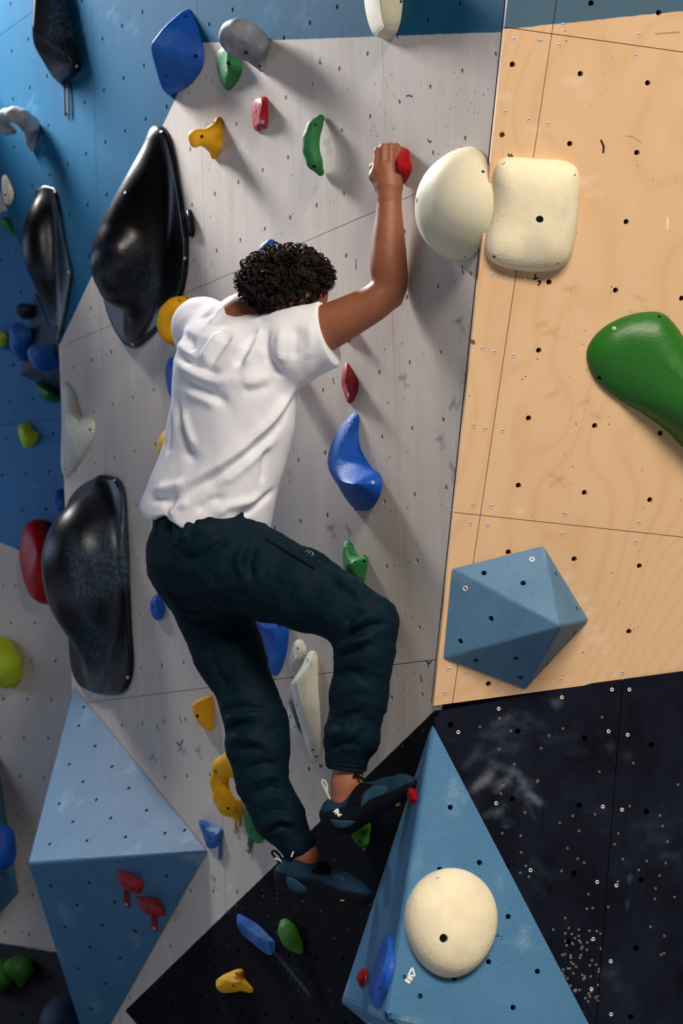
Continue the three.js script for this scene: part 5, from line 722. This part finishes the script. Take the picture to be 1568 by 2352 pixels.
  { const c = on(671, 1960, 0.002); if (c) { const t = part('label_tag', new RoundedBoxGeometry(0.012, 0.028, 0.002, 2, 0.0008), mStrap, tr); t.position.copy(c); t.rotation.z = -0.35; const k = part('tag_print', new RoundedBoxGeometry(0.004, 0.018, 0.0006, 1, 0.0002), mPrint, tr); k.position.copy(c).add(V3(0.001, 0, 0.0013)); k.rotation.z = -0.35; } }
  const cuffRing = (c, ax, r, n, w) => { const q = new THREE.Quaternion().setFromUnitVectors(V3(0, 0, 1), ax); for (let i = 0; i < n; i++) { const t = new THREE.TorusGeometry(r, 0.0048, 8, 48); const m = part('cuff_rib', t, mTrouser, tr); m.position.copy(c).addScaledVector(ax, (i - n / 2) * w); m.quaternion.copy(q); } };
  cuffRing(J(795.5, 1757, 7.28), aR, 0.0475, 3, 0.0095); cuffRing(J(690, 1946, 7.447), aL, 0.041, 3, 0.0085);
}
// climbing shoes
function shoe(label, ch, o) {
  const root = new THREE.Group(); root.name = 'climbing_shoe'; root.userData.label = label; person.add(root);
  const f = chain(ch), F = uni(f.f, 0.03), pts = f.q.map(q => q.p), [lo, hi] = bounds(pts, 0.09);
  const open = o.open ? cone(J(...o.open[0]), J(...o.open[1]), o.open[2], o.open[3]) : null;
  // rubber rand: the part of the last below a sloping line from heel to toe
  const a = J(...o.rand[0]), b = J(...o.rand[1]), dir = b.clone().sub(a).normalize(), view = at(784, 1176, 1).sub(camera.position).normalize(), n = V3().crossVectors(dir, view).normalize(); if (n.y < 0) n.negate();
  const pd = (x, y, z) => (x - a.x) * n.x + (y - a.y) * n.y + (z - a.z) * n.z + 0.004 * Math.sin(((x - a.x) * dir.x + (y - a.y) * dir.y + (z - a.z) * dir.z) * 45);
  part('upper', uvPlanar(netMesh((x, y, z) => { let d = F(x, y, z); if (open) d = smax(d, -open(x, y, z), 0.006); return d; }, lo, hi, 0.003), 0.2), mShoe, root);
  part('rubber_rand', uvPlanar(netMesh((x, y, z) => { let d = F(x, y, z) - 0.0022; if (open) d = smax(d, -open(x, y, z) - 0.004, 0.004); return smax(d, pd(x, y, z), 0.002); }, lo, hi, 0.003), 0.2), mRubber, root);
  const um = new THREE.Mesh(root.children[1].geometry), um0 = new THREE.Mesh(root.children[0].geometry); for (const m of [um, um0]) { m.position.copy(PB); m.updateMatrixWorld(true); }
  const on = (x, y, up = 0.001) => { ray.set(camera.position, at(x, y, 1).sub(camera.position).normalize()); const h = [...ray.intersectObject(um, false), ...ray.intersectObject(um0, false)].sort((p, q) => p.distance - q.distance)[0]; return h ? h.point.sub(PB).addScaledVector(h.face.normal, up) : null; };
  const patch = (name, outline, mat, th = 0.0016) => { // a thin piece following the surface
    const n = outline.length, c = outline.reduce((s, p) => [s[0] + p[0] / n, s[1] + p[1] / n], [0, 0]), loop = closedCurve(outline.map(p => [p[0], p[1], 0]), 40), pos = [], idx = [], R = 5;
    let last = on(c[0], c[1], th); if (!last) return;
    const P2 = (x, y, u) => { const q = on(x, y, u); if (q && q.distanceTo(last) < 0.05) { last = q; } else return last; return q; };
    for (let r = 0; r <= R; r++) for (let i = 0; i < 40; i++) { const t = 1 - r / R, q = P2(lerp(c[0], loop[i].x, t), lerp(c[1], loop[i].y, t), r === 0 ? -0.001 : th); pos.push(q.x, q.y, q.z); }
    for (let r = 0; r < R; r++) for (let i = 0; i < 40; i++) { const j = (i + 1) % 40; idx.push(r * 40 + i, r * 40 + j, r * 40 + j + 40, r * 40 + i, r * 40 + j + 40, r * 40 + i + 40); }
    const g = new THREE.BufferGeometry(); g.setAttribute('position', new THREE.Float32BufferAttribute(pos, 3)); g.setIndex(idx); g.computeVertexNormals(); part(name, uvPlanar(g, 0.2), mat, root);
  };
  for (const [nm, ol, mt] of o.patches) patch(nm, ol, mt);
  for (const L of o.loops) { const c = new THREE.CatmullRomCurve3(L.pts.map(p => J(...p))), t = new THREE.TubeGeometry(c, 24, L.r, 6); t.scale(1, 1, 1); part('pull_tab', t, L.m, root); }
  return root;
}
const ZS = L => zoom(360 / 1568, 620, 1740, L);
shoe('dark blue climbing shoe on the bent right leg', [[772, 1868, 7.275, .039], [790, 1872, 7.275, .04], [838, 1842, 7.262, .041], [890, 1823, 7.225, .034], [925, 1806, 7.19, .024], [944, 1801, 7.17, .016]], {
  rand: [[752, 1858, 7.27], [950, 1796, 7.17]], open: [[787, 1800, 7.275], [789, 1846, 7.275], .04, .032],
  patches: [['strap', ZS([[870, 220], [930, 235], [1040, 270], [960, 330], [905, 440], [880, 490], [760, 480], [790, 400], [830, 320]]), mStrap], ['toe_patch', ZS([[1050, 270], [1180, 290], [1160, 350], [1000, 430], [900, 500], [920, 400], [980, 310]]), mPatch], ['heel_patch', ZS([[590, 610], [680, 625], [860, 640], [800, 690], [700, 710], [620, 670]]), mPatch],
    ['logo_print', ZS([[680, 505], [690, 530], [695, 560], [728, 568], [680, 600], [668, 570], [640, 575], [655, 550], [620, 545]]), mPrint], ['sole_mark', ZS([[1250, 478], [1275, 455], [1312, 452], [1300, 475], [1265, 490]]), mMark]],
  loops: [{ pts: [[757, 1838, 7.27], [746, 1812, 7.268], [738, 1793, 7.268], [743, 1792, 7.268], [749, 1800, 7.268], [752, 1825, 7.268], [758, 1836, 7.268]], r: .0032, m: M.bone }, { pts: [[812, 1786, 7.24], [818, 1778, 7.24], [825, 1784, 7.24], [834, 1790, 7.24]], r: .004, m: mStrap }] });
shoe('dark blue climbing shoe on the straight left leg', [[672, 2010, 7.445, .045], [690, 2012, 7.44, .045], [745, 2026, 7.425, .042], [795, 2042, 7.40, .032], [828, 2056, 7.375, .02], [838, 2060, 7.365, .014]], {
  rand: [[650, 1998, 7.44], [838, 2052, 7.37]], open: [[700, 1950, 7.445], [704, 1980, 7.44], .038, .032],
  patches: [['strap', ZS([[530, 1010], [600, 1060], [620, 1110], [600, 1180], [480, 1170], [400, 1140], [470, 1080]]), mStrap], ['heel_patch', ZS([[160, 1180], [230, 1200], [330, 1270], [380, 1340], [270, 1360], [190, 1320], [155, 1250]]), mPatch], ['toe_patch', ZS([[620, 1110], [700, 1160], [760, 1220], [700, 1230], [610, 1190]]), mPatch], ['sole_mark', ZS([[695, 1425], [720, 1420], [748, 1430], [720, 1440]]), mMark]],
  loops: [{ pts: [[650, 1990, 7.44], [636, 1975, 7.438], [624, 1958, 7.438], [628, 1954, 7.438], [640, 1962, 7.438], [652, 1984, 7.438]], r: .0032, m: mStrap }, { pts: [[648, 1980, 7.436], [638, 1974, 7.436], [630, 1972, 7.436]], r: .0035, m: M.bone }] });
renderer.render(scene, camera);
